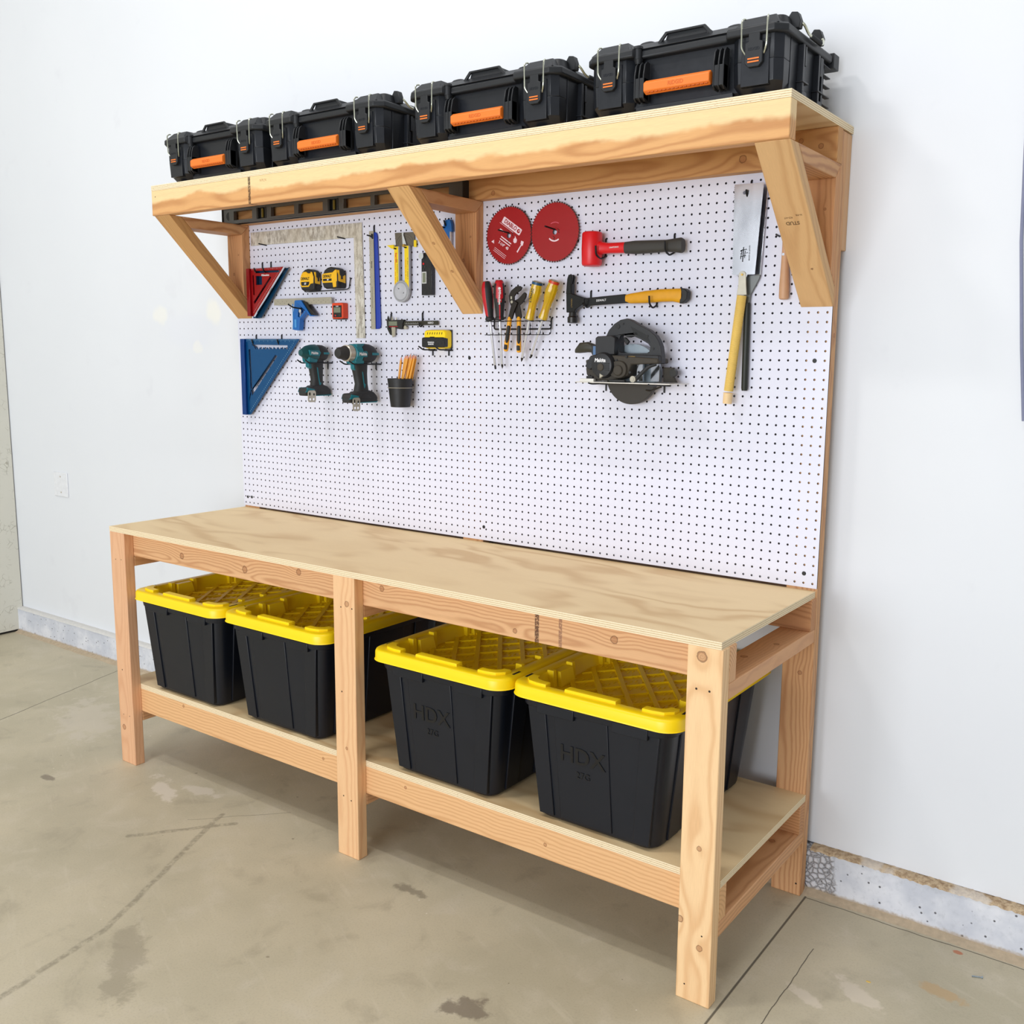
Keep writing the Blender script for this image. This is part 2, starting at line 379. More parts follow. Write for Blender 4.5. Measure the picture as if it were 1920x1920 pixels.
def mat_floor():
    g = G('concrete_floor'); o = g.obj()
    big = g.noise(o, 1.6, 4, 0.55); mid = g.noise(o, 7.0, 5, 0.62, 0.4); fine = g.noise(o, 170, 4, 0.7)
    col = g.mix(g.step(big, 0.30, 0.72), lin(186, 177, 152), lin(207, 196, 170))
    col = g.mix(g.M('MULTIPLY', g.step(mid, 0.50, 0.75), 0.55), col, lin(210, 200, 180))
    col = g.mix(g.M('MULTIPLY', g.step(mid, 0.46, 0.28), 0.40), col, lin(158, 148, 126))
    col = g.mix(g.M('MULTIPLY', g.step(fine, 0.45, 0.8), 0.28), col, lin(140, 130, 110))
    # scattered dark and pale specks
    for sc, th, c3, am in ((9.0, 0.055, (120, 108, 92), 0.55), (16.0, 0.045, (226, 218, 202), 0.8), (23.0, 0.05, (104, 94, 80), 0.6)):
        vo = g.n('ShaderNodeTexVoronoi', {'Vector': o, 'Scale': sc}); dn = g.M('ADD', vo.outputs['Distance'], g.M('MULTIPLY', g.M('SUBTRACT', g.noise(o, 60, 3), 0.5), 0.12))
        pick = g.step(g.sep(vo.outputs['Color'])[0], 0.72, 0.76)
        col = g.mix(g.M('MULTIPLY', g.M('MULTIPLY', g.M('SUBTRACT', 1.0, g.step(dn, th*0.5, th)), pick), am), col, lin(*c3))
    # long brushed streaks
    st = g.noise(g.V('MULTIPLY', g.n('ShaderNodeVectorRotate', {'Vector': o, 'Angle': R_(24)}, rotation_type='Z_AXIS').outputs[0], (1.2, 9, 1)), 3.0, 4, 0.65)
    col = g.mix(g.M('MULTIPLY', g.step(st, 0.56, 0.74), 0.30), col, lin(216, 206, 186))
    wob = g.noise(o, 6, 3)
    ow = g.V('ADD', o, g.V('SCALE', g.V('SUBTRACT', g.n('ShaderNodeTexNoise', {'Vector': o, 'Scale': 9.0, 'Detail': 3.0}).outputs['Color'], (0.5, 0.5, 0.5)), 0.018))
    soft = g.noise(o, 40, 3, 0.7)
    # tyre / drag marks (wide, faint)
    faint = None
    for a, b in (((41.5, -67), (40.5, -60.7)), ((40.5, -60.7), (38.3, -50)), ((38.3, -50), (33.4, -40.2)), ((33.4, -40.2), (29.2, -32.1)), ((29.2, -32.1), (26.6, -26.3)), ((22, -37), (30, -27))):
        m = seg_field(g, ow, a, b, 0.55); faint = m if faint is None else g.M('MAXIMUM', faint, m)
    col = g.mix(g.M('MULTIPLY', faint, g.M('MULTIPLY', g.step(soft, 0.3, 0.6), 0.5)), col, lin(112, 104, 88))
    # pale scuffs and dark stains
    n3 = g.noise(o, 16, 4, 0.65)
    for cx, cy, rx, ry, c3, am, rt in ((13.5, -26.5, 5, 1.7, (222, 212, 196), 0.8, 20), (18.7, -23.6, 4, 1.2, (218, 208, 192), 0.7, -10), (-20, -18, 12, 5, (208, 198, 180), 0.6, 30), (77.5, -37.5, 3.0, 1.7, (120, 108, 94), 0.75, -20), (106.5, -13.5, 3.2, 1.2, (222, 210, 190), 0.8, 30), (103, -17, 2.4, 0.8, (222, 210, 190), 0.8, 20),
                                       (113.5, -8.5, 2.6, 1.0, (196, 160, 110), 0.6, 10), (59, -25.4, 2.6, 0.9, (124, 114, 98), 0.6, 0), (45, -52, 8, 2.0, (150, 140, 120), 0.5, 40), (-3, -34, 1.6, .8, (120, 108, 94), 0.7, 0), (113.1, -0.6, .5, .35, (190, 120, 86), 0.9, 0)):
        col = g.mix(g.M('MULTIPLY', blob(g, o, cx, cy, rx, ry, n3, rt), am), col, lin(*c3))
    joint = None
    for a, b, wd in (((96.55, 0.3), (96.95, -140), 0.17), ((100.75, -9.0), (100.9, -140), 0.07), ((-40, 3), (-27, -40), 0.12), ((24.2, -30.0), (33.5, -20.5), 0.05), ((96.5, 0.2), (200, 0.6), 0.10)):
        m = seg_field(g, ow if wd != 0.17 else o, a, b, wd); joint = m if joint is None else g.M('MAXIMUM', joint, m)
    col = g.mix(g.M('MULTIPLY', joint, 0.85), col, lin(74, 68, 58))
    g.out(col, g.M('MULTIPLY_ADD', mid, 0.25, 0.42), 0, 0.38)
    g.bump(g.M('SUBTRACT', g.M('ADD', g.M('MULTIPLY', mid, 0.5), g.M('MULTIPLY', fine, 0.15)), joint), 0.25, 0.003)
    return g.m

def mat_wall():
    g = G('white_wall'); o = g.obj()
    n = g.noise(o, 1.1, 3); f = g.noise(o, 90, 3, 0.6); m = g.noise(o, 5, 4, 0.6)
    col = g.mix(n, lin(230, 233, 237), lin(222, 225, 230))
    col = g.mix(g.M('MULTIPLY', g.step(m, 0.62, 0.74), 0.25), col, lin(214, 216, 222))
    q = g.V('ADD', o, g.V('SCALE', g.V('SUBTRACT', g.n('ShaderNodeTexNoise', {'Vector': o, 'Scale': 14.0, 'Detail': 4.0}).outputs['Color'], (0.5, 0.5, 0.5)), 0.06))
    for cx, cz, rx, rz, c3, am in ((-25.5, 67.3, 2.4, 1.9, (238, 237, 228), 0.6), (-10.4, 67.5, 2.4, 2.4, (238, 237, 228), 0.7), (-17, 64.4, 9, 3.5, (222, 225, 234), 0.4), (-15, 61.5, 1.5, 1.3, (238, 237, 230), 0.5)):
        d = g.V('LENGTH', g.V('MULTIPLY', g.V('SUBTRACT', q, (cx*S, 0, cz*S)), (1/(rx*S), 0, 1/(rz*S))))
        col = g.mix(g.M('MULTIPLY', g.M('SUBTRACT', 1.0, g.step(d, 0.5, 1.1)), am), col, lin(*c3))
    vo = g.n('ShaderNodeTexVoronoi', {'Vector': g.V('MULTIPLY', o, (1, 1, 0.8)), 'Scale': 3.0}); pk = g.step(g.sep(vo.outputs['Color'])[1], 0.55, 0.56)
    d = g.M('ADD', vo.outputs['Distance'], g.M('MULTIPLY', g.noise(o, 50, 2), 0.05))
    col = g.mix(g.M('MULTIPLY', g.M('MULTIPLY', g.M('SUBTRACT', 1.0, g.step(d, 0.032, 0.045)), pk), 0.7), col, lin(120, 118, 120))
    sx = g.noise(g.V('MULTIPLY', o, (22, 1, 4)), 1.5, 5, 0.7)
    g.out(g.mix(g.M('MULTIPLY', g.step(sx, 0.72, 0.78), 0.4), col, lin(176, 178, 184)), 0.5, 0, 0.35)
    g.bump(f, 0.05, 0.001); return g.m

def mat_curb():
    g = G('painted_concrete_curb'); o = g.obj(); x, y, z = g.sep(o)[0:3]
    n = g.noise(o, 6, 4, 0.6); f = g.noise(o, 60, 4, 0.7)
    col = g.mix(g.step(n, 0.35, 0.65), lin(226, 228, 234), lin(200, 204, 214))
    col = g.mix(g.M('MULTIPLY', g.step(f, 0.5, 0.72), 0.35), col, lin(176, 180, 188))
    vo = g.n('ShaderNodeTexVoronoi', {'Vector': o, 'Scale': 55.0}); pk = g.step(g.sep(vo.outputs['Color'])[0], 0.62, 0.64)
    pit = g.M('MULTIPLY', g.M('SUBTRACT', 1.0, g.step(vo.outputs['Distance'], 0.10, 0.2)), pk)
    v2 = g.n('ShaderNodeTexVoronoi', {'Vector': g.V('ADD', o, g.V('SCALE', g.comb(n, f, n), 0.02)), 'Scale': 62.0}, feature='DISTANCE_TO_EDGE')
    rock = g.M('SUBTRACT', 1.0, g.step(g.M('ADD', x, g.M('MULTIPLY', g.M('SUBTRACT', n, 0.5), 0.10)), 98.8*S, 99.6*S))
    right = g.step(x, 60*S, 80*S)
    rock = g.M('MULTIPLY', rock, right)
    crack = g.M('MULTIPLY', g.M('SUBTRACT', 1.0, g.step(v2.outputs['Distance'], 0.0, 0.09)), rock)
    col = g.mix(g.M('MULTIPLY', pit, 0.85), col, lin(60, 58, 62))
    col = g.mix(g.M('MULTIPLY', rock, 0.5), col, lin(204, 202, 204))
    col = g.mix(g.M('MULTIPLY', crack, 0.8), col, lin(70, 64, 66))
    low = g.M('SUBTRACT', 1.0, g.step(g.M('ADD', z, g.M('MULTIPLY', f, -0.02)), 0.0, 0.012))
    col = g.mix(g.M('MULTIPLY', low, 0.8), col, lin(176, 158, 134))
    g.out(col, 0.55, 0, 0.35)
    g.bump(g.M('SUBTRACT', g.M('MULTIPLY', g.step(v2.outputs['Distance'], 0.0, 0.25), g.M('MULTIPLY', rock, 1.6)), pit), 0.8, 0.004)
    return g.m

def mat_tan_edge():
    g = G('bare_concrete_ledge'); o = g.obj(); f = g.noise(o, 70, 5, 0.7); n = g.noise(o, 9, 3)
    col = g.mix(g.step(f, 0.35, 0.7), lin(206, 184, 152), lin(150, 124, 96))
    g.out(g.mix(g.M('MULTIPLY', g.step(n, 0.52, 0.6), 0.5), col, lin(224, 220, 214)), 0.8, 0, 0.2); g.bump(f, 0.8, 0.004); return g.m

def mat_osb():
    g = G('painted_rough_board'); o = g.obj()
    v = g.n('ShaderNodeTexVoronoi', {'Vector': g.V('ADD', o, g.V('SCALE', g.n('ShaderNodeTexNoise', {'Vector': o, 'Scale': 8.0, 'Detail': 3.0}).outputs['Color'], 0.05)), 'Scale': 34.0}, feature='DISTANCE_TO_EDGE')
    n = g.noise(o, 18, 4, 0.65)
    ln = g.M('MULTIPLY', g.M('SUBTRACT', 1.0, g.step(v.outputs['Distance'], 0.0, 0.05)), g.step(n, 0.5, 0.62))
    col = g.mix(g.noise(o, 2, 3), lin(224, 222, 210), lin(206, 204, 192))
    g.out(g.mix(g.M('MULTIPLY', ln, 0.6), col, lin(140, 134, 118)), 0.6, 0, 0.3); g.bump(ln, 0.4, 0.002); return g.m

M_wall = mat_wall(); M_floor = mat_floor(); M_curb = mat_curb(); M_tan = mat_tan_edge(); M_osb = mat_osb()
M_gap = simple('dark_gap', (40, 38, 36), 0.9)

struct(part(MB().box(LEFT_X-6, 260, -260, 7, -2, 0), 'floor', M_floor, smooth=0))
struct(part(MB().box(LEFT_X-6, 260, WALL_Y, WALL_Y+5, CURB_Z+0.25, 190), 'wall_back', M_wall, smooth=0))
# left wall: painted board panels with open joints
o = MB().box(LEFT_X-5, LEFT_X, -260, WALL_Y-0.22, 0.55, 190)
struct(part(o, 'wall_left', M_osb, smooth=0))
struct(part(MB().box(LEFT_X-4.5, LEFT_X-0.6, -260, WALL_Y+0.2, 0, 189), 'trim_1', M_gap, smooth=0))
# concrete stem wall under the back wall, with the rough ledge of bare concrete along its top
random.seed(4)
def strip(x0, x1, n, y, z, amp):
    """wavy bead along the wall"""
    mb = MB(); m = 5
    vs = []
    for i in range(n+1):
        x = x0+(x1-x0)*i/n; a = amp*(random.random()-0.5)
        vs += [(x, y+0.02, z-0.16+a*0.4), (x, y-0.10-0.1*random.random(), z-0.1+a), (x, y-0.02, z+0.12+a), (x, y+0.7, z+0.24+a*0.6), (x, WALL_Y+0.4, z+0.24+a*0.6)]
    fs = [(i*m+j, i*m+j+1, (i+1)*m+j+1, (i+1)*m+j) for i in range(n) for j in range(m-1)]
    return mb.add(vs, fs)
cb = MB()
cb.shape([(CURB_Y-0.02, -1), (CURB_Y, CURB_Z), (WALL_Y+4, CURB_Z), (WALL_Y+4, -1)], LEFT_X-3, 260, 'x')
struct(part(cb, 'trim_2', M_curb, smooth=0))
struct(part(strip(96.3, 150, 160, CURB_Y, CURB_Z, 0.22), 'trim_3', M_tan, smooth=60))
struct(part(strip(LEFT_X, 2, 90, CURB_Y, CURB_Z+0.02, 0.03), 'trim_4', simple('curb_ledge_white', (214, 212, 208), 0.7), smooth=60))
# dirt line where slab meets the stem wall
dm = MB(); vs = []; n = 170
for i in range(n+1):
    x = LEFT_X+(190-LEFT_X)*i/n; wv = 0.28*random.random()
    vs += [(x, CURB_Y+0.05, 0.40+0.12*random.random()), (x, CURB_Y-0.5-wv*0.5, 0.22), (x, CURB_Y-1.0-wv, -0.02)]
dm.add(vs, [(i*3+j, i*3+j+1, i*3+j+4, i*3+j+3) for i in range(n) for j in (0, 1)])
struct(part(dm, 'trim_5', simple('dust_line', (186, 168, 142), 0.9, var=0.3, scale=60, bump=0.5), smooth=60))

# blank cover plate on the wall, left of the bench
M_plate = simple('plate_white', (228, 230, 234), 0.35)
t = thing('outlet_cover', 'blank white cover plate on the wall left of the bench', 'wall plate', (-61.6, WALL_Y, 33.9))
part(MB().box(-64.2, -59.1, WALL_Y-0.22, WALL_Y, 31.4, 36.4), 'plate', M_plate, t, 0.12)
for dz in (-1.6, 1.6): part(MB().cyl((-61.6, WALL_Y-0.26, 33.9+dz), (-61.6, WALL_Y-0.2, 33.9+dz), 0.16, n=12), 'screw', simple('plate_screw', (190, 180, 160), 0.4, 0.3), t)
# thin grey-blue cord hanging at the far right
cd = MB().tube([(112.4, WALL_Y-0.3, 150), (112.5, WALL_Y-0.35, 82), (112.9, WALL_Y-0.5, 72), (113.7, WALL_Y-0.35, 62), (114.4, WALL_Y-0.3, 55)], 0.16, smooth=False)
tag(part(cd, 'hanging_cord', simple('cord_blue_grey', (128, 132, 158), 0.5)), 'thin blue grey cord hanging on the wall at the right edge', 'cord')

# small things on the slab
M_zinc = simple('zinc', (176, 190, 200), 0.28, 0.9, var=0.05)
t = thing('screw', 'short silver screw lying on the concrete floor to the right', 'screw', (115.6, -3.95, 0))
part(MB().cyl((115.15, -4.1, 0.10), (116.0, -3.75, 0.10), 0.07, 0.06, 10), 'shank', M_zinc, t)
part(MB().cyl((116.0, -3.75, 0.12), (116.08, -3.72, 0.12), 0.13, 0.13, 12), 'head', M_zinc, t)
tag(part(MB().loft([(107.0, -11.0, 0.0, .26, .14), (107.0, -11.0, 0.04, .2, .1)], n=7), 'wood_chip', simple('chip_yellow', (220, 186, 96), 0.7), smooth=0), 'tiny yellow wood chip lying on the concrete floor', 'wood chip')

# ================================================================ lumber
P_COL = dict(light=(224, 176, 130), dark=(190, 132, 88))
def lumber(name, parent, c, L, along, wide, kn=(), ho=(), outline=None, wd=3.5, th=1.5, bev=0.09, mat=None, label=None, **kw):
    ax = Vector(along).normalized(); zx = Vector(wide).normalized(); yx = zx.cross(ax)
    Rm = Matrix((ax, yx, zx)).transposed(); c = Vector(c)
    loc = lambda q: tuple(Rm.transposed() @ (Vector(q[:3])-c))+(q[3],)
    if mat is None:
        k = dict(P_COL); k.update(kw)
        mat = mat_wood('lumber_'+name, knots=[loc(q) for q in kn], holes=[loc(q) for q in ho], **k)
    mb = MB()
    if outline: mb.shape([tuple((Rm.transposed() @ (Vector(q)-c))[:2]) for q in outline], -wd/2, wd/2, 'z')
    else: mb.box(-L/2, L/2, -th/2, th/2, -wd/2, wd/2)
    o = bpy.data.objects.new(name, mesh_from(mb, name, mat, smooth=40)); C.objects.link(o)
    o.parent = parent; o.location = (c-ROOT[parent])*S; o.rotation_euler = Rm.to_euler()
    ROOT[o] = c
    if bev: bevel_mod(o, bev, 2)
    if label: o['label'] = label
    return o

H1 = 35.75; D1 = 24.14; PT = 0.72; H2 = 84.51; D2 = 14.69; XM = 46.3
Mpf = mat_ply_face(); Mpe = mat_ply_edge(PT)
def plywood(name, parent, x0, x1, y0, y1, ztop):
    c = Vector(((x0+x1)/2, (y0+y1)/2, ztop-PT/2))
    mb = MB(); hx, hy = (x1-x0)/2, (y1-y0)/2
    mb.add([(-hx, -hy, -PT/2), (hx, -hy, -PT/2), (hx, hy, -PT/2), (-hx, hy, -PT/2), (-hx, -hy, PT/2), (hx, -hy, PT/2), (hx, hy, PT/2), (-hx, hy, PT/2)], [(3, 2, 1, 0), (4, 5, 6, 7)])
    mb.slot = 1; k = mb.f; n0 = len(mb.v)
    mb.f += [(0, 1, 5, 4), (1, 2, 6, 5), (2, 3, 7, 6), (3, 0, 4, 7)]; mb.mi += [1]*4
    o = bpy.data.objects.new(name, mesh_from(mb, name, [Mpf, Mpe], smooth=0)); C.objects.link(o)
    o.parent = parent; o.location = (c-ROOT[parent])*S; ROOT[o] = c
    return o

# ---------------------------------------------------------------- workbench
WB = thing('workbench', 'long pine workbench with plywood top standing on the concrete floor', 'workbench', (48, -11, 0))
lz = H1-PT
lumber('leg', WB, (1.75, -D1+.75, lz/2), lz, (0, 0, 1), (1, 0, 0), kn=[(1.0, -D1, 5.5, .42)], ho=[(1.04, -D1, 7.48, .09), (2.54, -D1, 7.49, .09), (2.57, -D1, 31.1, .09), (1.2, -D1, 31.0, .09), (1.3, -D1, 14.4, .12)],
       light=(228, 182, 144), dark=(204, 144, 106), contrast=.35, label='pinkish front leg at the left end')
lumber('leg', WB, (XM+1.75, -D1+.75, lz/2), lz, (0, 0, 1), (1, 0, 0), kn=[(48.56, -D1, 31.8, .35), (48.1, -D1, 13.9, .2)], ho=[(47.57, -D1, 31.3, .1), (49.4, -D1, 31.34, .11), (47.46, -D1, 20.9, .12), (47.4, -D1, 7.7, .11), (48.7, -D1, 7.4, .11)],
       light=(236, 194, 148), dark=(208, 146, 102), contrast=.4, ring=.012, label='front leg in the middle')
lumber('leg', WB, (94.25, -D1+.75, lz/2), lz, (0, 0, 1), (1, 0, 0), kn=[(93.95, -D1, 34.1, .52), (94.4, -D1, 15.7, .26), (94.8, -D1, 5.8, .32), (92.7, -D1, 8.1, .35)], ho=[(93.5, -D1, 31.0, .13), (94.8, -D1, 31.0, .13), (95.0, -D1, 7.1, .1), (93.4, -D1, 1.6, .1)],
       light=(244, 210, 164), dark=(212, 158, 106), contrast=.45, ring=.010, label='pale knotty front leg at the right end')
for x in (1.75, XM+1.75, 94.25):
    lumber('rear_post', WB, (x, .75, 41.85), 83.7, (0, 0, 1), (1, 0, 0), ho=[(x+1.2, 0, 1.4, .13)], kn=[(x+.8, 0, 6.5, .3), (x+.3, 0, 26.3, .25), (x+1.75, .8, 63.2, .25)],
           light=(216, 168, 122), dark=(176, 118, 76), contrast=.6, label='tall rear post running up behind the pegboard')
lumber('apron', WB, (48, -D1+2.25, lz-1.75), 96, (1, 0, 0), (0, 0, 1), kn=[(14.9, -22.64, 33.0, .45), (28.3, -22.64, 32.9, .5), (38.66, -22.64, 34.0, .42), (71.9, -22.64, 32.3, .28), (83.9, -22.64, 33.5, .42), (52.8, -22.64, 34.0, .35)],
       light=(230, 184, 138), dark=(186, 128, 84), contrast=.6, ring=.0075, stains=[(74.7-48, .32, (70, 36, 24)), (77.6-48, .25, (150, 108, 84))], label='front rail under the top, dark knots and a burnt mark')
lumber('apron', WB, (48, -.75, lz-1.75), 96, (1, 0, 0), (0, 0, 1), ho=[(93.6, -1.5, 34.6, .16), (92.0, -1.5, 33.9, .16)], light=(204, 152, 108), dark=(160, 104, 66))
for x in (1.75, XM+1.75, 94.25):
    lumber('cross_rail', WB, (x, (-D1+1.5)/2, lz-4.25), D1-1.5, (0, 1, 0), (1, 0, 0), kn=[(x-.5, -14, lz-3.5, .35), (x+.5, -8, lz-3.5, .3)], light=(222, 172, 128), dark=(188, 130, 88), contrast=.35)
ZS = 12.3
lumber('shelf_rail', WB, (48, -D1+2.25, ZS-PT-1.75), 96, (1, 0, 0), (0, 0, 1), kn=[(42.3, -22.64, 10.6, .2), (13.7, -22.64, 11.1, .22), (76.1, -22.64, 9.7, .22), (56.2, -22.64, 10.6, .2)],
       light=(232, 186, 136), dark=(196, 142, 92), contrast=.5, ring=.011, label='front rail of the lower shelf')
lumber('shelf_rail', WB, (48, -.75, ZS-PT-1.75), 96, (1, 0, 0), (0, 0, 1), light=(206, 154, 108), dark=(166, 110, 70))
for x in (1.75, XM+1.75, 94.25):
    lumber('cross_rail', WB, (x, (-D1+1.5)/2, ZS-PT-4.25), D1-1.5, (0, 1, 0), (1, 0, 0), kn=[(x-.2, -4.5, ZS-PT-3.5, .35)], light=(220, 172, 128), dark=(176, 122, 80), contrast=.5)
for x0_, x1_ in ((3.55, XM-.05), (XM+3.55, 92.45)):  # unseen boards added to keep light out of the cavity behind the pegboard
    lumber('light_block', WB, ((x0_+x1_)/2, 1.5, H1-1.2), x1_-x0_, (1, 0, 0), (0, 1, 0), wd=2.9, light=(206, 154, 108), dark=(166, 110, 70), label='unseen strip added behind the bench top to keep light out')
plywood('bench_top', WB, 0, 95.82, -D1, 0, H1)
plywood('lower_shelf', WB, 0, 96, -D1+1.5, 0, ZS)
for x in (1.75, XM+1.75, 94.25):
    lumber('wall_spacer', WB, (x, 2.25, 77.85), 11.7, (0, 0, 1), (1, 0, 0), light=(220, 178, 136), dark=(196, 146, 104), contrast=.3, label='short spacer block between rear post and wall')

# ---------------------------------------------------------------- pegboard
def mat_peg():
    g = G('white_pegboard'); o = g.obj(); n = g.noise(o, 3, 3)
    g.out(g.mix(n, lin(226, 227, 241), lin(220, 221, 236)), 0.34, 0, 0.45); return g.m
M_peg = mat_peg(); M_hb = simple('hardboard_brown', (66, 46, 36), 0.85)
M_black = simple('black_steel', (22, 22, 24), 0.42, 0.3, var=0.2)
M_bscrew = simple('black_screw', (18, 18, 18), 0.5)
def pegboard():
    t = thing('pegboard', 'white pegboard panel full of holes standing behind the bench top', 'pegboard', (48, 0, 36.06))
    zb = 36.06; T = 0.2; r = 0.132; rows = 47
    mb = MB(); V = []; F = []; MI = []
    oct_ = [(r*math.cos(PI/4*i+PI/8*0), r*math.sin(PI/4*i)) for i in range(8)]
    sq = [(.5, 0), (.5, .5), (0, .5), (-.5, .5), (-.5, 0), (-.5, -.5), (0, -.5), (.5, -.5)]
    for i in range(96):
        for j in range(rows):
            cx, cz = i+.5, zb+.5+j; k = len(V)
            V += [(cx+a, -T, cz+b) for a, b in sq]+[(cx+a, -T, cz+b) for a, b in oct_]+[(cx+a, 0, cz+b) for a, b in oct_]
            for m in range(8):
                q = (m+1) % 8
                F.append((k+m, k+8+m, k+8+q, k+q)); MI.append(0)
                F.append((k+8+m, k+16+m, k+16+q, k+8+q)); MI.append(1)
    k = len(V); zt = zb+rows
    V += [(0, -T, zb), (96, -T, zb), (96, -T, zt), (0, -T, zt), (0, 0, zb), (96, 0, zb), (96, 0, zt), (0, 0, zt)]
    F += [(k, k+1, k+5, k+4), (k+1, k+2, k+6, k+5), (k+2, k+3, k+7, k+6), (k+3, k, k+4, k+7)]; MI += [1]*4
    mb.v, mb.f, mb.mi = V, F, MI
    og = Vector(ROOT[t])
    me = bpy.data.meshes.new('panel'); me.from_pydata([((a-og.x)*S, (b-og.y)*S, (c-og.z)*S) for a, b, c in V], [], F)
    me.materials.append(M_peg); me.materials.append(M_hb); me.polygons.foreach_set('material_index', MI); me.update()
    o = bpy.data.objects.new('panel', me); C.objects.link(o); o.parent = t; ROOT[o] = og
    for x, z in ((94.4, 60.55), (94.5, 37.6), (1.0, 37.46), (2.0, 37.51), (47.6, 60.4), (50.1, 37.86), (47.6, 82), (94.4, 70)):
        part(MB().lathe([(0.02, -.06), (0.2, -.05), (0.24, 0), (0.2, .03)], (x, -T, z), (0, 1, 0), 14), 'screw', M_bscrew, t)
pegboard()

# ---------------------------------------------------------------- upper shelf
US = thing('wall_shelf', 'plywood wall shelf on three diagonal timber brackets above the pegboard', 'shelf', (48, -6, H2-5))
plywood('shelf_board', US, 0, 96.1, -D2, WALL_Y-.02, H2)
zt = H2-PT; zb = zt-3.5
lumber('front_beam', US, (48.05, -D2+.75, zt-1.75), 96.1, (1, 0, 0), (0, 0, 1), light=(222, 172, 116), dark=(180, 122, 72), contrast=.6, ring=.013, pale=(244, 220, 170), stains=[(21.76-48, .3, (60, 38, 22))], ho=[(.9, -D2, 82.9, .1)],
       label='long front beam, pale upper edge over brown grain')
lumber('rear_beam', US, (48.05, -.95, zt-1.75), 96.1, (1, 0, 0), (0, 0, 1), kn=[(86.0, -1.7, 81.6, .42), (52.6, -1.7, 80.9, .3), (94.4, -1.7, 82.0, .28), (92.3, -1.7, 82.7, .25)], light=(206, 158, 104), dark=(166, 110, 62), contrast=.6, ring=.009)
def bracket(xr, tone, kn, label):
    b = part(MB(), 'bracket', M_gap, US, smooth=0) if False else bpy.data.objects.new('bracket', None)
    C.objects.link(b); b.parent = US; b.empty_display_size = .02
    base = Vector((xr-1.75, -.2, zb)); b.location = (base-ROOT[US])*S; ROOT[b] = base; b['label'] = label
    xc = xr-1.75; q = 14.2; s = 1.5*math.sqrt(2)
    a = -.2
    yz = lambda pts: [(xc, y, z) for y, z in pts]
    lumber('brace', b, (xc, a-q/2-.5, zb-q/2), 16, (0, 1, -1), (1, 0, 0), outline=yz([(a-q, zb), (a-q+s, zb), (a, zb-q+s), (a, zb-q)]), kn=kn, bev=.1, **tone)
    lumber('arm', b, (xc, a-6, zb-.75), 12, (0, 1, 0), (1, 0, 0), outline=yz([(a-q+s, zb), (a, zb), (a-1.5, zb-1.5), (a-q+s+1.5, zb-1.5)]), light=(212, 164, 118), dark=(164, 108, 66), contrast=.7, ring=.011)
    lumber('upright', b, (xc, a-.75, zb-6), 12, (0, 0, 1), (1, 0, 0), outline=yz([(a, zb), (a, zb-q+s), (a-1.5, zb-q+s+1.5), (a-1.5, zb-1.5)]), kn=[(xc+.8, a-1.5, zb-4.5, .14), (xc-.4, a-1.5, zb-7.4, .22)], light=(214, 160, 112), dark=(170, 112, 70), contrast=.5)
bracket(3.55, dict(light=(206, 160, 104), dark=(180, 128, 78), contrast=.4, ho=[(1.4, -13.6, 79.8, .1)]), [], 'left bracket')
bracket(49.9, dict(light=(226, 182, 126), dark=(190, 140, 88), contrast=.5, ho=[(47.8, -13.6, 79.8, .12)]), [(48.6, -8.5, 75.1-.8, .22), (48.9, -5.4, 71.9-.8, .24)], 'middle bracket')
bracket(96.1, dict(light=(220, 180, 130), dark=(190, 142, 94), contrast=.45, ring=.015, ho=[(94.2, -13.6, 80.0, .12), (93.3, -11.9, 78.0, .07), (94.0, -12.3, 78.4, .07), (94.9, -12.3, 78.4, .07)]), [(94.9, -4.0, 70.1-.6, .3), (93.6, -2.2, 68.3-.8, .3), (95.1, -1.9, 68.1-.8, .2)], 'right bracket with a printed stamp')
# printed grade stamp on the right brace
M_ink = simple('ink_brown', (112, 84, 52), 0.7)
bang = Matrix.Rotation(R_(-45), 3, 'X')
def on_brace(s, size, x, d, bold=0):      # d = distance down the brace face from its top edge
    y = -.2-14.2+d/math.sqrt(2); z = zb-d/math.sqrt(2)
    E = Matrix(((-1, 0, 0), (0, .7071, -.7071), (0, -.7071, -.7071))).transposed()
    u = Vector((-1, 0, 0)); nrm = Vector((0, -.7071, -.7071)); v = nrm.cross(u)
    Rm = Matrix((u, v, nrm)).transposed()
    text(s, size, M_ink, US, Vector((x, y, z))+nrm*.012, Rm.to_euler(), .004, 'stamp', bold=bold)
on_brace('STUD', .55, 94.2, 9.2, .012); on_brace('KD-HT', .28, 93.9, 8.55); on_brace('H-FIR', .28, 95.0, 8.3)
text('NYLN', .5, simple('ink_pale', (170, 130, 84), 0.7), US, (24.6, -D2-.004, 83.1), (90, 0, 0), .003, 'stamp', bold=-.004)
# ================================================================ storage bins
M_tub = simple('bin_black', (19, 23, 32), 0.36, var=0.08, scale=9, spec=0.4); M_tubtxt = simple('bin_emboss', (12, 13, 17), 0.3)
M_lid = simple('lid_yellow', (250, 216, 12), 0.38, var=0.03, scale=6, spec=0.45)
M_slot = simple('slot_dark', (10, 10, 12), 0.8)

def rr3(x0, x1, y0, y1, r, z, n=6):
    return [(a, b, z) for a, b in rrect(x0, x1, y0, y1, r, n)]
def skin(mb, rings, cap0=False, cap1=False):
    n = len(rings[0]); k = len(mb.v)
    mb.add([p for r in rings for p in r], [(j*n+i, j*n+(i+1) % n, (j+1)*n+(i+1) % n, (j+1)*n+i) for j in range(len(rings)-1) for i in range(n)]
           + ([tuple(range(n-1, -1, -1))] if cap0 else []) + ([tuple((len(rings)-1)*n+i for i in range(n))] if cap1 else []))

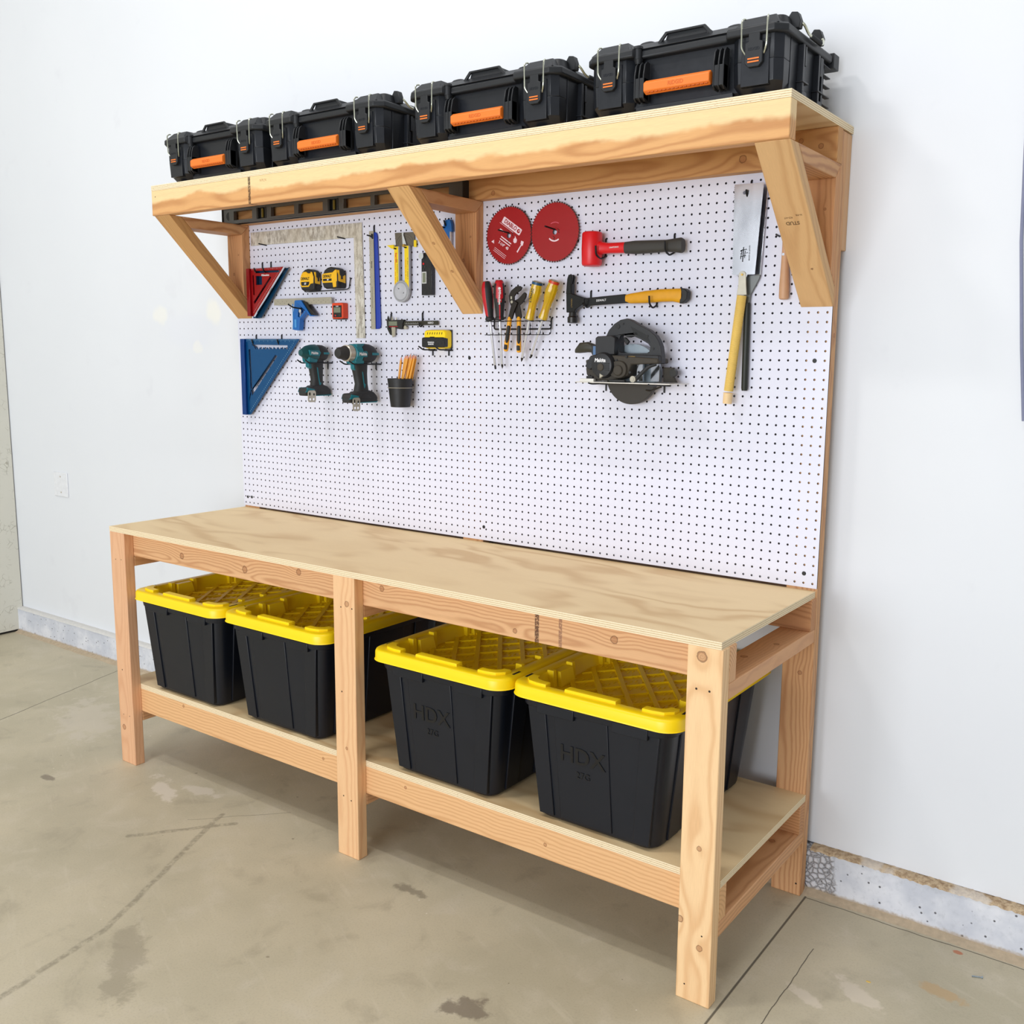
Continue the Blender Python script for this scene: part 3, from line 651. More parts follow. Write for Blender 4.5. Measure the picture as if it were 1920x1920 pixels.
def make_bin(label, x0, y0, words=True):
    """27-gallon tote; x0,y0 = front left corner of the lid; 19.7 wide, 25.0 deep; stands on the lower shelf"""
    W, Dp, hz = 19.7, 25.0, 14.6
    x1, y1 = x0+W, y0+Dp; z0 = ZS; zt_ = z0+hz
    t = thing('storage_bin', label, 'storage bin', ((x0+x1)/2, (y0+y1)/2, z0), 'black bins with yellow lids on the lower shelf')
    mb = MB(); cx, cy = (x0+x1)/2, (y0+y1)/2
    def ring(z, inset, r=1.6):
        k = (z-z0)/13.0; hw = 7.25+1.35*k-inset; hd0 = y0+1.75-0.75*k+inset; hd1 = y1-2.3+1.0*k-inset
        return rr3(cx-hw, cx+hw, hd0, hd1, r, z)
    skin(mb, [ring(z0, .45, 1.2), ring(z0+.35, .05), ring(z0+7, 0), ring(z0+13.0, 0)], cap0=True)
    skin(mb, [ring(z0+12.3, -.02), ring(z0+12.35, -.35, 1.9), ring(z0+13.1, -.4, 1.9)])
    # flutes: raised panels on front and both sides, following the taper
    for s in (-1, 1):
        for a, b in ((2.0, 4.6),):
            for (u0, u1, e) in ((s*5.0, s*6.9, .16),):
                u0, u1 = min(u0, u1), max(u0, u1)
                mb.add([(cx+u0*.95, y0+1.75-e, z0+.5), (cx+u1*.95, y0+1.75-e, z0+.5), (cx+u1*.95, y0+2.4, z0+.5), (cx+u0*.95, y0+2.4, z0+.5),
                        (cx+u0*1.12, y0+1.05-e, z0+12.4), (cx+u1*1.12, y0+1.05-e, z0+12.4), (cx+u1*1.12, y0+1.8, z0+12.4), (cx+u0*1.12, y0+1.8, z0+12.4)],
                       [(3, 2, 1, 0), (4, 5, 6, 7)]+[(i, (i+1) % 4, 4+(i+1) % 4, 4+i) for i in range(4)])
    mb.add([(cx-3.9, y0+1.74-.14, z0+.6), (cx+2.3, y0+1.74-.14, z0+.6), (cx+2.3, y0+2.3, z0+.6), (cx-3.9, y0+2.3, z0+.6),
            (cx-4.5, y0+1.05-.14, z0+12.4), (cx+1.9, y0+1.05-.14, z0+12.4), (cx+1.9, y0+1.8, z0+12.4), (cx-4.5, y0+1.8, z0+12.4)],
           [(3, 2, 1, 0), (4, 5, 6, 7)]+[(i, (i+1) % 4, 4+(i+1) % 4, 4+i) for i in range(4)])
    for s in (-1, 1):
        for f0, f1 in ((y0+4.0, y0+6.2), (y0+9.5, y0+15.5), (y0+18.3, y0+20.6)):
            X0, X1 = cx+s*7.28, cx+s*8.6; e = s*.16
            mb.add([(X0+e, f0, z0+.5), (X0+e, f1, z0+.5), (X0-s*.6, f1, z0+.5), (X0-s*.6, f0, z0+.5),
                    (X1+e, f0-.25, z0+12.4), (X1+e, f1+.25, z0+12.4), (X1-s*.6, f1+.25, z0+12.4), (X1-s*.6, f0-.25, z0+12.4)],
                   [(3, 2, 1, 0), (4, 5, 6, 7)]+[(i, (i+1) % 4, 4+(i+1) % 4, 4+i) for i in range(4)])
    # latch lugs under the rim
    for u0, u1 in ((-6.4, -1.9), (2.6, 6.6)):
        mb.box(cx+u0, cx+u1, y0+.55, y0+1.3, z0+11.9, z0+13.0)
    tub = part(mb, 'tub', M_tub, t, 0.06, 2)
    if words:
        tilt = math.atan2(.7, 12.5)
        text('HDX', 2.5, M_tubtxt, tub, (cx-1.1, y0+1.14, z0+8.0), (90+math.degrees(tilt)*1.0, 0, 0), .05, bold=.03)
        text('27G', 1.0, M_tubtxt, tub, (cx-1.0, y0+1.25, z0+6.0), (90+math.degrees(tilt), 0, 0), .035)
    # ---- lid
    L = MB(); zr = zt_; zk = zt_-1.25; r = 2.1
    o_ = lambda q, z, rr=None: rr3(x0+q, x1-q, y0+q, y1-q, max(.3, (rr or r)-q), z, 8)
    ti = 2.0
    skin(L, [o_(-.1, zk, 2.1), o_(0, zk+.1), o_(.02, zr-.32), o_(.12, zr-.1), o_(.32, zr), o_(1.45, zr), o_(1.55, zr-.08), o_(1.85, zr-1.6), o_(1.95, zr-1.7)], cap1=False)
    inner = o_(1.95, zr-1.7); k = len(L.v); L.add(inner, [tuple(range(len(inner)))])
    skin(L, [o_(-.1, zk, 2.1), o_(.3, zk), o_(.5, zr-.4)])
    lid = part(L, 'lid', M_lid, t, 0, smooth=40)
    # rim bumps, side tabs, lattice
    B = MB(); zf = zr-1.7
    xa, xb, ya, yb = x0+1.9, x1-1.9, y0+1.9, y1-1.9
    B.frus((cx-3.5, cx+2.9, y0+.95, y0+2.2), (cx-3.3, cx+2.7, y0+1.05, y0+2.05), zf, zr+.30)
    B.frus((cx-3.5, cx+2.9, y1-2.2, y1-.95), (cx-3.3, cx+2.7, y1-2.05, y1-1.05), zf, zr+.30)
    for sx, X in ((1, x0), (-1, x1)):          # curved corner bumps
        for sy, Y in ((1, y0), (-1, y1)):
            pts = [(X+sx*1.15, Y+sy*3.1), (X+sx*1.2, Y+sy*2.1), (X+sx*1.9, Y+sy*1.3), (X+sx*3.1, Y+sy*1.05), (X+sx*4.2, Y+sy*1.05)]
            W_ = [(X+sx*2.1, Y+sy*3.1), (X+sx*2.2, Y+sy*2.6), (X+sx*2.6, Y+sy*2.2), (X+sx*3.3, Y+sy*2.0), (X+sx*4.2, Y+sy*2.0)]
            B.shape(pts+W_[::-1], zf, zr+.28, 'z')
    for s, X in ((1, x0), (-1, x1)):
        for yy in (y0+5.3, y0+9.0, y0+15.5, y0+19.2):
            a, b = sorted((X+s*1.35, X+s*2.35)); B.frus((a, b, yy, yy+.75), (a+.1, b-.1, yy+.08, yy+.67), zf, zr+.22)
        a, b = sorted((X+s*1.5, X+s*2.9)); B.frus((a, b, y0+6.1, y0+8.9), (a+.1, b-.35, y0+6.3, y0+8.7), zf, zr-.05)
        B.frus((a, b, y0+16.3, y0+19.1), (a+.1, b-.35, y0+16.5, y0+18.9), zf, zr-.05)
    def clip_line(px, py, dx, dy, m=0.25):
        t0, t1 = -99, 99
        for p, d, lo, hi in ((px, dx, xa+m, xb-m), (py, dy, ya+m, yb-m)):
            a, b = (lo-p)/d, (hi-p)/d; t0 = max(t0, min(a, b)); t1 = min(t1, max(a, b))
        return t0, t1
    for sgn, wdt, hh in ((1, .12, .2), (-1, .28, .24)):
        dx, dy = .60, .80*sgn; nx, ny = -dy, dx
        for i in range(-7, 8):
            px, py = cx+nx*i*2.72, (ya+yb)/2+ny*i*2.72
            t0, t1 = clip_line(px, py, dx, dy)
            if t1-t0 < 1: continue
            ax, ay, bx, by = px+dx*t0, py+dy*t0, px+dx*t1, py+dy*t1
            B.shape([(ax-nx*wdt, ay-ny*wdt), (bx-nx*wdt, by-ny*wdt), (bx+nx*wdt, by+ny*wdt), (ax+nx*wdt, ay+ny*wdt)], zf-.05, zf+hh, 'z')
    for i in range(-7, 8):                     # little dashes in each diamond
        for j in range(-7, 8):
            mx = cx+(-.8*(i+.5)+.8*(j+.5))*2.72*.5/.48*.6; my = (ya+yb)/2+(.6*(i+.5)+.6*(j+.5))*2.72*.5/.48*.8
            for ddx, ddy in ((-.45, -.25), (.35, -.25), (-.1, .25), (.7, .25)):
                u, v = mx+ddx, my+ddy
                if xa+.5 < u < xb-.5 and ya+.6 < v < yb-.6: B.box(u-.04, u+.04, v-.28, v+.28, zf, zf+.1)
    part(B, 'lid_ribs', M_lid, lid, 0.05, 2)
    for X, s in ((x0, 1), (x1, -1)):
        for yy in (y0+2.6, y0+Dp-3.9): part(MB().box(*sorted((X+s*.42, X+s*.72)), yy, yy+1.3, zr-.02, zr+.012), 'padlock_slot', M_slot, lid)
    return t
make_bin('black bin with yellow lid under the left end of the bench, leftmost of four', 4.0, -24.0, False)
make_bin('black bin with yellow lid just left of the middle bench leg', 24.1, -23.8, False)
make_bin('black bin with yellow lid just right of the middle bench leg', 51.5, -23.8)
make_bin('black bin with yellow lid partly behind the right front leg, rightmost of four', 71.55, -23.5)

# ================================================================ tool cases on the shelf
M_case = simple('case_black', (33, 35, 38), 0.46, var=0.12, scale=20, spec=0.4)
M_case2 = simple('case_black_smooth', (27, 30, 36), 0.36, var=0.1, spec=0.45)
M_orange = simple('grip_orange', (236, 122, 38), 0.5, var=0.04)
M_bail = simple('bail_steel', (206, 208, 190), 0.22, 0.85, var=0.05)
def make_case(label):
    t = thing('tool_case', label, 'tool case', (0, 0, 0), 'black tool cases with orange handles on the shelf')
    b = MB()
    def oct8(x, y0, y1, c, z): return [(-x+c, y0, z), (x-c, y0, z), (x, y0+c, z), (x, y1-c, z), (x-c, y1, z), (-x+c, y1, z), (-x, y1-c, z), (-x, y0+c, z)]
    def lay(mb, L):
        k = len(mb.v); n = len(L[0]); mb.add([p for r in L for p in r], [(j*n+i, j*n+(i+1) % n, (j+1)*n+(i+1) % n, (j+1)*n+i) for j in range(len(L)-1) for i in range(n)]+[tuple(range(n-1, -1, -1)), tuple((len(L)-1)*n+i for i in range(n))])
    lay(b, [oct8(9.3, 1.9, 11.9, .9, .25), oct8(10.0, 1.25, 12.6, .9, 1.1), oct8(10.1, 1.2, 12.7, .9, 5.5)])
    for s in (-1, 1):                          # latch towers on the front
        c = s*7.7
        tw = lambda w, y, z, ch=.7: [(c-w+ch, y, z), (c+w-ch, y, z), (c+w, y+ch, z), (c+w, 2.2, z), (c-w, 2.2, z), (c-w, y+ch, z)]
        lay(b, [tw(1.9, 1.2, .45), tw(2.4, .25, 1.5), tw(2.45, .12, 3.3)]); lay(b, [tw(2.4, .16, 3.3), tw(2.45, .12, 3.36), tw(2.45, .1, 5.5)])
        b.box(c-1.35, c+1.35, .0, .6, 1.15, 5.0); b.box(c-.75, c+.75, .5, 1.6, 0, .6); b.box(c-.75, c+.75, 9.8, 11.0, 0, .4)
        for q in (1.0, 4.6, 8.0): b.box(s*10.05-.12 if s > 0 else s*10.05-.12, s*10.05+.12, q+1.3, q+1.55, .9, 5.4)
        for q in (4.4, 8.6):                   # stacking lugs on the sides
            xx = sorted((s*10.0, s*10.75)); b.box(*sorted((s*10.0, s*10.6)), q+.1, q+1.3, .5, 1.3)
            b.box(*sorted((s*10.0, s*10.6)), q+.1, q+.5, 1.2, 5.3); b.box(*sorted((s*10.0, s*10.7)), q-.1, q+1.5, 2.0, 2.15)
            b.box(*sorted((s*10.0, s*10.5)), q+.9, q+1.3, 3.6, 5.3)
        for z in (1.3, 2.2, 3.1, 4.0, 4.9): b.box(*sorted((s*9.9, s*10.4)), 10.6, 12.7, z, z+.1)
        b.box(*sorted((s*10.0, s*10.5)), 9.9, 10.3, .9, 5.3)
    b.frus((-5.2, 5.2, 1.0, 2), (-5.2, 5.2, .9, 2), .5, 1.1)
    body = part(b, 'body', M_case2, t, 0.07, 2)
    Ld = MB()
    fl = lambda e, z, c=1.0: [(-10.3-e+c, -.15-e, z), (-5.0, -.15-e, z), (-4.6, .75-e, z), (4.6, .75-e, z), (5.0, -.15-e, z), (10.3+e-c, -.15-e, z), (10.3+e, -.15-e+c, z), (10.3+e, 13.0+e-c, z), (10.3+e-c, 13.0+e, z), (-10.3-e+c, 13.0+e, z), (-10.3-e, 13.0+e-c, z), (-10.3-e, -.15-e+c, z)]
    lay(Ld, [fl(.18, 5.35), fl(.3, 5.5), fl(.3, 6.0), fl(.12, 6.2)])
    lay(Ld, [oct8(10.1, .3, 13.0, 1.1, 6.15), oct8(9.4, 1.2, 12.2, 1.2, 6.85), oct8(9.1, 1.7, 11.8, 1.2, 6.9)])
    for s in (-1, 1):                          # raised blocks above the latches and along the corners
        c = s*7.7
        Ld.frus((c-2.2, c+2.2, -.2, 4.5), (c-1.5, c+1.5, .9, 4.0), 6.1, 7.15)
        Ld.loft([(s*4.7, 2.6, 6.6, 1.0, 1.0), (s*4.7, 2.6, 7.15, .9, .9), (s*4.7, 2.6, 7.32, .5, .5)], n=16)
        Ld.loft([(s*9.0, 2.2, 6.3, 1.1, 1.2), (s*8.9, 2.4, 7.2, .9, 1.0), (s*8.8, 2.6, 7.4, .4, .5)], n=16)
        Ld.frus((c-2.2, c+2.2, 8.0, 11.6), (c-1.5, c+1.5, 8.5, 11), 6.1, 7.15)
    part(Ld, 'lid', M_case, t, 0.07, 2)
    hump = MB()
    hump.shape([(-3.1, 6.1), (3.1, 6.1), (2.9, 6.7), (2.1, 7.5), (-2.1, 7.5), (-2.9, 6.7)], .9, 1.15, 'y', holes=[[(-2.6, 6.25), (-2.5, 6.65), (-1.9, 7.3), (1.9, 7.3), (2.5, 6.65), (2.6, 6.25)]])
    hump.frus((-2.4, 2.4, 1.15, 6), (-2.0, 2.0, 1.2, 5.5), 6.2, 7.42)
    part(hump, 'lid_hump', M_case, t, 0.05, 2)
    part(MB().cyl((-4.75, .35, 5.25), (-4.75, .35, 6.25), .42, n=18).cyl((-4.75, .35, 6.2), (-4.75, .35, 6.42), .5, .46, n=18).cyl((-4.75, .45, 4.85), (-4.75, .45, 5.3), .3, .46, n=18), 'padlock_eye', M_case, t)
    for s in (-1, 1):
        c = s*7.7; la = MB()
        la.shape([(c-.85, 3.0), (c-.5, 2.65), (c+.5, 2.65), (c+.85, 3.0), (c+.85, 4.7), (c+.55, 4.8), (c+.55, 5.55), (c-.55, 5.55), (c-.55, 4.8), (c-.85, 4.7)], -.42, .2, 'y')
        la.box(c-.55, c+.55, -.34, .1, 5.3, 5.62)
        l = part(la, 'latch', M_case, t, .06, 2)
        part(MB().box(c-.55, c+.55, -.47, -.38, 3.28, 3.40).box(c-.55, c+.55, -.47, -.38, 3.02, 3.14), 'latch_stripe', M_orange, l, label='orange stripes')
        text('RIDGID', .34, M_case2, l, (c, -.43, 4.15), (90, 0, 0), .015, bold=.008)
        for q in (-1, 1):
            part(MB().tube([(c+q*.85, -.1, 3.75), (c+q*1.2, -.4, 4.3), (c+q*1.25, -.42, 6.62), (c+q*1.15, -.1, 6.85), (c+q*1.1, .1, 6.85)], .085), 'bail_wire', M_bail, l, label='bright steel bail wire')
    h = MB(); h.shape([(-.2, 1.75), (-.75, 2.0), (-.75, 2.75), (-.3, 3.05), (.1, 2.9), (.1, 1.9)], -3.5, 3.5, 'x')
    hn = part(h, 'front_handle', M_orange, t, .1, 2, label='orange grip bar')
    hk = MB()
    for i in range(15): hk.box(-3.15+i*.44, -2.83+i*.44, -.66, -.2, 1.86, 1.94)
    part(hk, 'grip_ridge', simple('grip_orange_dark', (205, 96, 20), 0.55), hn)
    text('RIDGID', .5, simple('grip_orange_dark', (205, 96, 20), 0.55), hn, (0, -.755, 2.38), (90, 0, 0), .01, bold=.012)
    for s in (-1, 1):
        a = MB()
        for q in (3.65, 4.15, 4.62): a.shape([(-.35, 1.55), (.0, 1.3), (.9, 1.3), (.9, 4.9), (.3, 4.95), (-.1, 4.6), (-.35, 3.6)], *sorted((s*q, s*(q+.16))), 'x')
        a.shape([(-.3, 1.6), (.6, 1.4), (.6, 3.4), (-.28, 3.4)], *sorted((s*3.65, s*4.78)), 'x')
        part(a, 'handle_arm', M_case, t, .04, 1)
    sd = part(MB().tube([(10.3, 3.6, 7.1), (10.8, 3.8, 6.7), (10.95, 4.6, 6.05), (11.0, 5.6, 6.0), (11.0, 7.4, 6.0), (10.95, 8.4, 6.05), (10.8, 9.1, 6.6), (10.3, 9.2, 7.1)], .13), 'side_handle', M_bail, t, label='bright wire side handle')
    gr = MB().lathe([(v, i*.1) for i in range(0, 27) for v in ((.22 if i % 2 else .17),)], (11.0, 5.2, 6.0), (0, 1, 0), 14)
    part(gr, 'grip', M_case, sd)
    part(MB().box(-8.6, 8.6, 12.8, 13.9, 4.9, 6.3).box(9.2, 10.7, 12.6, 14.2, 5.0, 6.4), 'hinge', M_case, t, .08, 2)
    for q in (3.0, 9.0): part(MB().shape([(9.3, 6.3), (10.6, 6.3), (10.7, 6.9), (10.4, 7.65), (9.8, 7.75), (9.4, 7.2)], q, q+.8, 'y'), 'handle_post', M_case, t, .05, 1)
    return t
CASE_Y = -12.9
first = make_case('black tool case with orange handle at the left end of the shelf, smallest in view')
cases = [(11.45, None), (33.65, 'black tool case with orange front handle, second from the left end of the shelf'),
         (59.2, 'black tool case with orange front handle, above the round red blades'), (83.95, 'black tool case with orange front handle at the right end of the shelf')]
for i, (x, lb) in enumerate(cases):
    c = first if i == 0 else copy_tree(first)
    c.location = Vector((x, CASE_Y, H2))*S; c.scale = (1.01, 1, 1.045)
    if lb: c['label'] = lb
# ================================================================ tools on the pegboard
M_blue = simple('anodised_blue', (0, 76, 128), 0.34, 0.35, var=0.06)
M_blue2 = simple('painted_blue', (20, 104, 184), 0.36, 0.1, var=0.06)
M_red = simple('anodised_red', (156, 6, 14), 0.36, 0.25, var=0.08)
M_bladered = simple('blade_red', (158, 0, 8), 0.42, 0.0, var=0.06)
M_galv = simple('galvanised', (196, 192, 182), 0.34, 0.75, var=0.3, scale=45)
M_steel = simple('satin_steel', (184, 178, 162), 0.32, 0.55, var=0.1)
M_chrome = simple('chrome', (225, 228, 235), 0.12, 1.0, var=0.03)
M_dsteel = simple('dark_steel', (56, 54, 52), 0.38, 0.7, var=0.2)
M_white = simple('white_print', (236, 236, 238), 0.5, var=0.02)
M_bprint = simple('black_print', (20, 20, 20), 0.5)
M_yel = simple('tool_yellow', (250, 192, 12), 0.42, var=0.05)
M_amber = simple('handle_amber', (226, 160, 20), 0.45, var=0.1)
M_rub = simple('rubber_black', (34, 34, 34), 0.6, var=0.12)
M_rubg = simple('rubber_grey', (58, 56, 52), 0.65, var=0.1)
M_teal = simple('tool_teal', (0, 112, 124), 0.4, var=0.08)
M_brightred = simple('bright_red', (220, 14, 26), 0.4, var=0.05)
M_lcd = simple('lcd_green_grey', (122, 128, 108), 0.25, var=0.03)
M_klein = simple('orange_red_plastic', (226, 66, 16), 0.45, var=0.05)
M_pale = simple('pale_wood', (238, 206, 156), 0.55, var=0.06)
PY = -.2                                            # front face of the pegboard
def holeX(x): return math.floor(x)+.5
def holeZ(z): return 36.56+round(z-36.56)

# ---- big blue rafter square
t = thing('rafter_square', 'large blue metal rafter square hanging at the left edge of the pegboard', 'rafter square', (2, -.6, 62.9))
m = MB(); m.shape([(2.7, 62.93), (15.11, 62.9), (3.2, 51.0), (2.7, 51.0)], -.95, -.72, 'y',
  holes=[[(4.0, 62.05), (12.5, 61.95), (12.5, 61.4), (4.85, 61.35), (4.7, 61.75)], [(3.3, 61.3), (3.75, 61.3), (3.9, 55.0), (3.45, 54.8)], [(9.6, 60.5), (10.1, 60.3), (3.75, 54.0), (3.45, 54.75)]])
part(m, 'blade', M_blue, t, .03, 1)
part(MB().box(1.86, 2.78, -1.35, -.45, 50.98, 62.93).box(1.8, 1.95, -1.35, -.45, 50.98, 62.93), 'fence', simple('anodised_blue_deep', (0, 60, 130), 0.34, 0.35), t, .04, 1, label='thicker blue fence edge')
nt = MB()
for i in range(9): nt.frus((5.1+i*.82, 5.42+i*.82, -.94, -.73), (5.18+i*.82, 5.34+i*.82, -.93, -.74), 61.37, 61.60)
part(nt, 'notch_teeth', M_blue, t)
tk = MB()
for i in range(47):
    tk.box(3.0+i*.25, 3.025+i*.25, -.965, -.95, 62.9-(.42 if i % 4 == 0 else .22), 62.88)
for i in range(40):
    a = i/39; x = 14.2*(1-a)+3.6*a; z = 62.25*(1-a)+51.6*a; tk.box(x-.35, x-.31, -.965, -.95, z-.08, z+.08)
part(tk, 'scale_marks', simple('mark_pale_blue', (150, 196, 220), 0.5), t)

# ---- red rafter square with a blue one behind it
t = thing('rafter_square', 'red metal rafter square hung beside the left shelf bracket', 'rafter square', (5, -1.4, 73.6))
m = MB(); m.shape([(5.35, 73.58), (12.99, 73.59), (5.77, 66.37), (5.5, 66.37)], -1.68, -1.5, 'y',
  holes=[[(6.0, 73.22), (12.1, 73.12), (11.95, 72.82), (6.6, 72.86)], [(5.75, 72.6), (6.05, 72.6), (6.12, 69.6), (5.82, 69.6)], [(9.85, 72.3), (10.1, 72.1), (6.05, 68.2), (5.9, 68.6)], [(6.51, 72.46), (7.99, 72.4), (7.93, 71.1), (6.52, 71.1)]])
part(m, 'blade', M_red, t, .02, 1)
part(MB().box(4.65, 5.42, -2.0, -1.25, 66.38, 73.6), 'fence', simple('anodised_red_deep', (140, 4, 14), 0.36, 0.25), t, .04, 1)
part(MB().shape([(12.99, 73.59), (13.06, 73.52), (5.85, 66.3), (5.77, 66.37)], -1.70, -1.48, 'y'), 'bare_edge', M_chrome, t, label='bright bare metal edge')
text('Milwaukee', .42, M_white, t, (8.75, -1.69, 72.5), (90, 0, 0), .004, bold=.008, shear=.2)
tk = MB()
for i in range(28): tk.box(5.7+i*.24, 5.725+i*.24, -1.69, -1.68, 73.5-(.16 if i % 4 == 0 else .08), 73.5)
for i in range(30):
    a = (i+.5)/30; x = 12.3*(1-a)+6.0*a; z = 73.1*(1-a)+66.9*a; tk.box(x-.28, x-.25, -1.69, -1.68, z-.06, z+.06)
part(tk, 'scale_marks', M_white, t)
t = thing('rafter_square', 'blue rafter square mostly hidden behind the red one', 'rafter square', (6, -.8, 73.4))
m = MB(); m.shape([(5.6, 73.5), (13.2, 73.45), (6.6, 66.15), (5.7, 66.1)], -.95, -.8, 'y', holes=[[(9.9, 72.1), (10.2, 71.8), (6.7, 68.3), (6.5, 68.6)]])
part(m, 'blade', simple('dark_blue_metal', (10, 62, 96), 0.36, 0.35), t, .02, 1)
part(MB().box(5.0, 5.7, -1.2, -.45, 66.1, 73.5), 'fence', simple('dark_blue_metal', (10, 62, 96), 0.36, 0.35), t, .03, 1)

# ---- galvanised framing square
def mat_galv():
    g = G('galvanised_worn'); o = g.obj(); n = g.noise(g.V('MULTIPLY', o, (1.4, 1, .5)), 40, 5, 0.75); b = g.noise(o, 7, 3)
    c = g.mix(g.step(n, .35, .62), lin(160, 152, 140), lin(232, 229, 220)); c = g.mix(g.M('MULTIPLY', g.step(b, .45, .6), .4), c, lin(206, 196, 176))
    g.out(c, g.M('MULTIPLY_ADD', n, .3, .22), .35); return g.m
t = thing('framing_square', 'large silver framing square hung upside down near the top left of the pegboard', 'framing square', (28, -.3, 79))
part(MB().shape([(4.0, 79.2), (28.14, 79.14), (28.5, 63.02), (26.68, 63.02), (26.5, 77.14), (4.0, 77.2)], -.36, -.26, 'y'), 'blade', mat_galv(), t, .01, 1)
tk = MB()
for i in range(120): tk.box(4.4+i*.19, 4.43+i*.19, -.372, -.36, 77.25, 77.25+(.3 if i % 5 == 0 else .15))
for i in range(80): tk.box(27.0+.9*(i % 2), 27.08+.9*(i % 2), -.372, -.36, 63.4+i*.165, 63.46+i*.165)
part(tk, 'scale_marks', simple('mark_light', (232, 228, 212), .5), t)

# ---- tape measures
def tape(label, x0, x1, y0, z0, z1, kind):
    t = thing('tape_measure', label, 'tape measure', ((x0+x1)/2, y0, z0), 'tape measures on the rod')
    W = x1-x0; H = z1-z0; P = lambda u, v: (x0+u*W, z0+v*H)
    prof = [P(0, .22), P(.08, .04), P(.2, 0), P(.95, 0), P(1, .1), P(1, .62), P(.95, .80), P(.8, .93), P(.55, 1.0), P(.35, .97), P(.15, .86), P(.03, .66)]
    part(MB().shape(prof, y0+.08, PY-.02, 'y'), 'case', M_rub, t, .14, 3)
    if kind == 1:
        f = [P(.0, .30), P(.12, .16), P(.62, .16), P(.74, .3), P(.95, .32), P(.97, .62), P(.88, .84), P(.78, .86), P(.76, .78), P(.62, .78), P(.45, .87), P(.25, .86), P(.1, .74), P(.02, .55)]
        side = [(y0+.25, z0+.32*H), (PY-.3, z0+.28*H), (PY-.3, z0+.72*H), (y0+.7, z0+.84*H), (y0+.25, z0+.84*H)]
    else:
        f = [P(.0, .3), P(.05, .26), P(.68, .26), P(.72, .03), P(.92, .05), P(.92, .3), P(.97, .32), P(.97, .84), P(.88, .86), P(.7, .74), P(.08, .70), P(0, .65)]
        side = [(y0+.25, z0+.32*H), (PY-.2, z0+.24*H), (PY-.2, z0+.62*H), (y0+.7, z0+.84*H), (y0+.25, z0+.84*H)]
    sh = part(MB().shape(f, y0, y0+.35, 'y').shape(side, x1-.3, x1+.05, 'x'), 'shell', M_yel, t, .07, 2, label='yellow shell')
    part(MB().shape([(y0+.45, z0+.86*H), (PY-.35, z0+.78*H), (PY-.4, z0+.62*H), (y0+1.05, z0+.56*H), (y0+1.05, z0+.42*H), (y0+.72, z0+.42*H), (y0+.72, z0+.56*H), (y0+.5, z0+.62*H)], x1, x1+.12, 'x'), 'blade_lock', M_rub, t, .03, 1)
    part(MB().cyl((x1-.02, (y0+PY)/2, z0+.16*H), (x1+.1, (y0+PY)/2, z0+.16*H), .3, n=18), 'side_boss', M_rub, t)
    if kind == 1:
        text('DEWALT', .56, M_bprint, t, (x0+.40*W, y0-.01, z0+.54*H), (90, 0, 0), .01, bold=.018, sx=.78)
        part(MB().shape([P(.15, .22), P(.6, .22), P(.68, .31), P(.68, .40), P(.1, .40), P(.1, .31)], y0-.012, y0, 'y'), 'size_label', M_bprint, t)
        text("25'", .38, M_white, t, (x0+.4*W, y0-.02, z0+.31*H), (90, 0, 0), .006, bold=.015)
    else:
        text('DEWALT', .56, M_bprint, t, (x0+.36*W, y0-.01, z0+.56*H), (90, 0, 0), .01, bold=.018, sx=.76)
        part(MB().box(x0+.08*W, x0+.64*W, y0-.012, y0, z0+.34*H, z0+.45*H), 'size_label', M_bprint, t)
        text("30'", .32, M_white, t, (x0+.4*W, y0-.02, z0+.395*H), (90, 0, 0), .006, bold=.015)
    g = MB()
    if kind == 1:
        for i in range(5): g.box(x0+(.2+i*.12)*W, x0+(.225+i*.12)*W, y0-.035, y0+.02, z0+.66*H, z0+(.82-.01*abs(i-2))*H)
        part(g, 'grip_ribs', M_yel, t)
    part(MB().tube([(x0+.2*W, y0-.05, z0+.06*H), (x0+.35*W, y0-.12, z0-.08), (x0+.95*W, y0-.12, z0-.06)], .05), 'belt_clip', M_dsteel, t)
tape('yellow and black tape measure with ribbed front, left of the two', 16.55, 19.55, -1.75, 69.95, 73.05, 1)
tape('yellow and black tape measure with square label panel, right of the two', 21.6, 24.75, -2.05, 70.1, 73.1, 2)

# ---- combination square
t = thing('combination_square', 'steel ruler combination square with bright blue head', 'combination square', (16, -.9, 68.4))
part(MB().box(9.7, 22.33, -.95, -.85, 67.98, 68.92), 'ruler', M_steel, t, .01, 1)
tk = MB()
for i in range(24): tk.box(10.1+i*.5, 10.16+i*.5, -.96, -.95, 68.2+.28*(i % 2), 68.3+.28*(i % 2))
part(tk, 'scale_marks', simple('mark_grey', (92, 88, 76), .5), t)
m = MB().shape([(14.93, 68.5), (15.05, 68.6), (16.32, 68.62), (18.36, 66.39), (19.1, 66.36), (19.26, 66.3), (18.18, 66.2), (17.39, 66.89), (15.98, 65.82), (15.83, 64.28), (15.64, 64.15), (14.9, 64.2), (14.3, 64.3), (14.5, 66.2)], -1.45, -.6, 'y', holes=[[(15.62, 67.17), (16.4, 67.3), (16.95, 67.2), (16.84, 66.84), (15.9, 66.06), (15.49, 66.25)]])
hd = part(m, 'head', M_blue2, t, .05, 2, label='bright blue cast head')
part(MB().box(14.85, 15.3, -1.5, -1.42, 64.6, 65.8).box(14.5, 14.62, -1.5, -1.42, 64.4, 68.1), 'vial_window', simple('window_light_blue', (70, 150, 214), .3), hd)
part(MB().shape([(16.5, 68.5), (17.2, 68.3), (19.2, 66.4), (18.4, 66.4)], -1.3, -.62, 'y'), 'miter_face', M_dsteel, t, .02, 1)
part(MB().cyl((16.2, -1.55, 67.0), (16.2, -1.1, 67.0), .26, n=16).cyl((16.1, -1.3, 66.9), (16.0, -1.3, 66.2), .12, n=10), 'lock_knob', M_chrome, t)
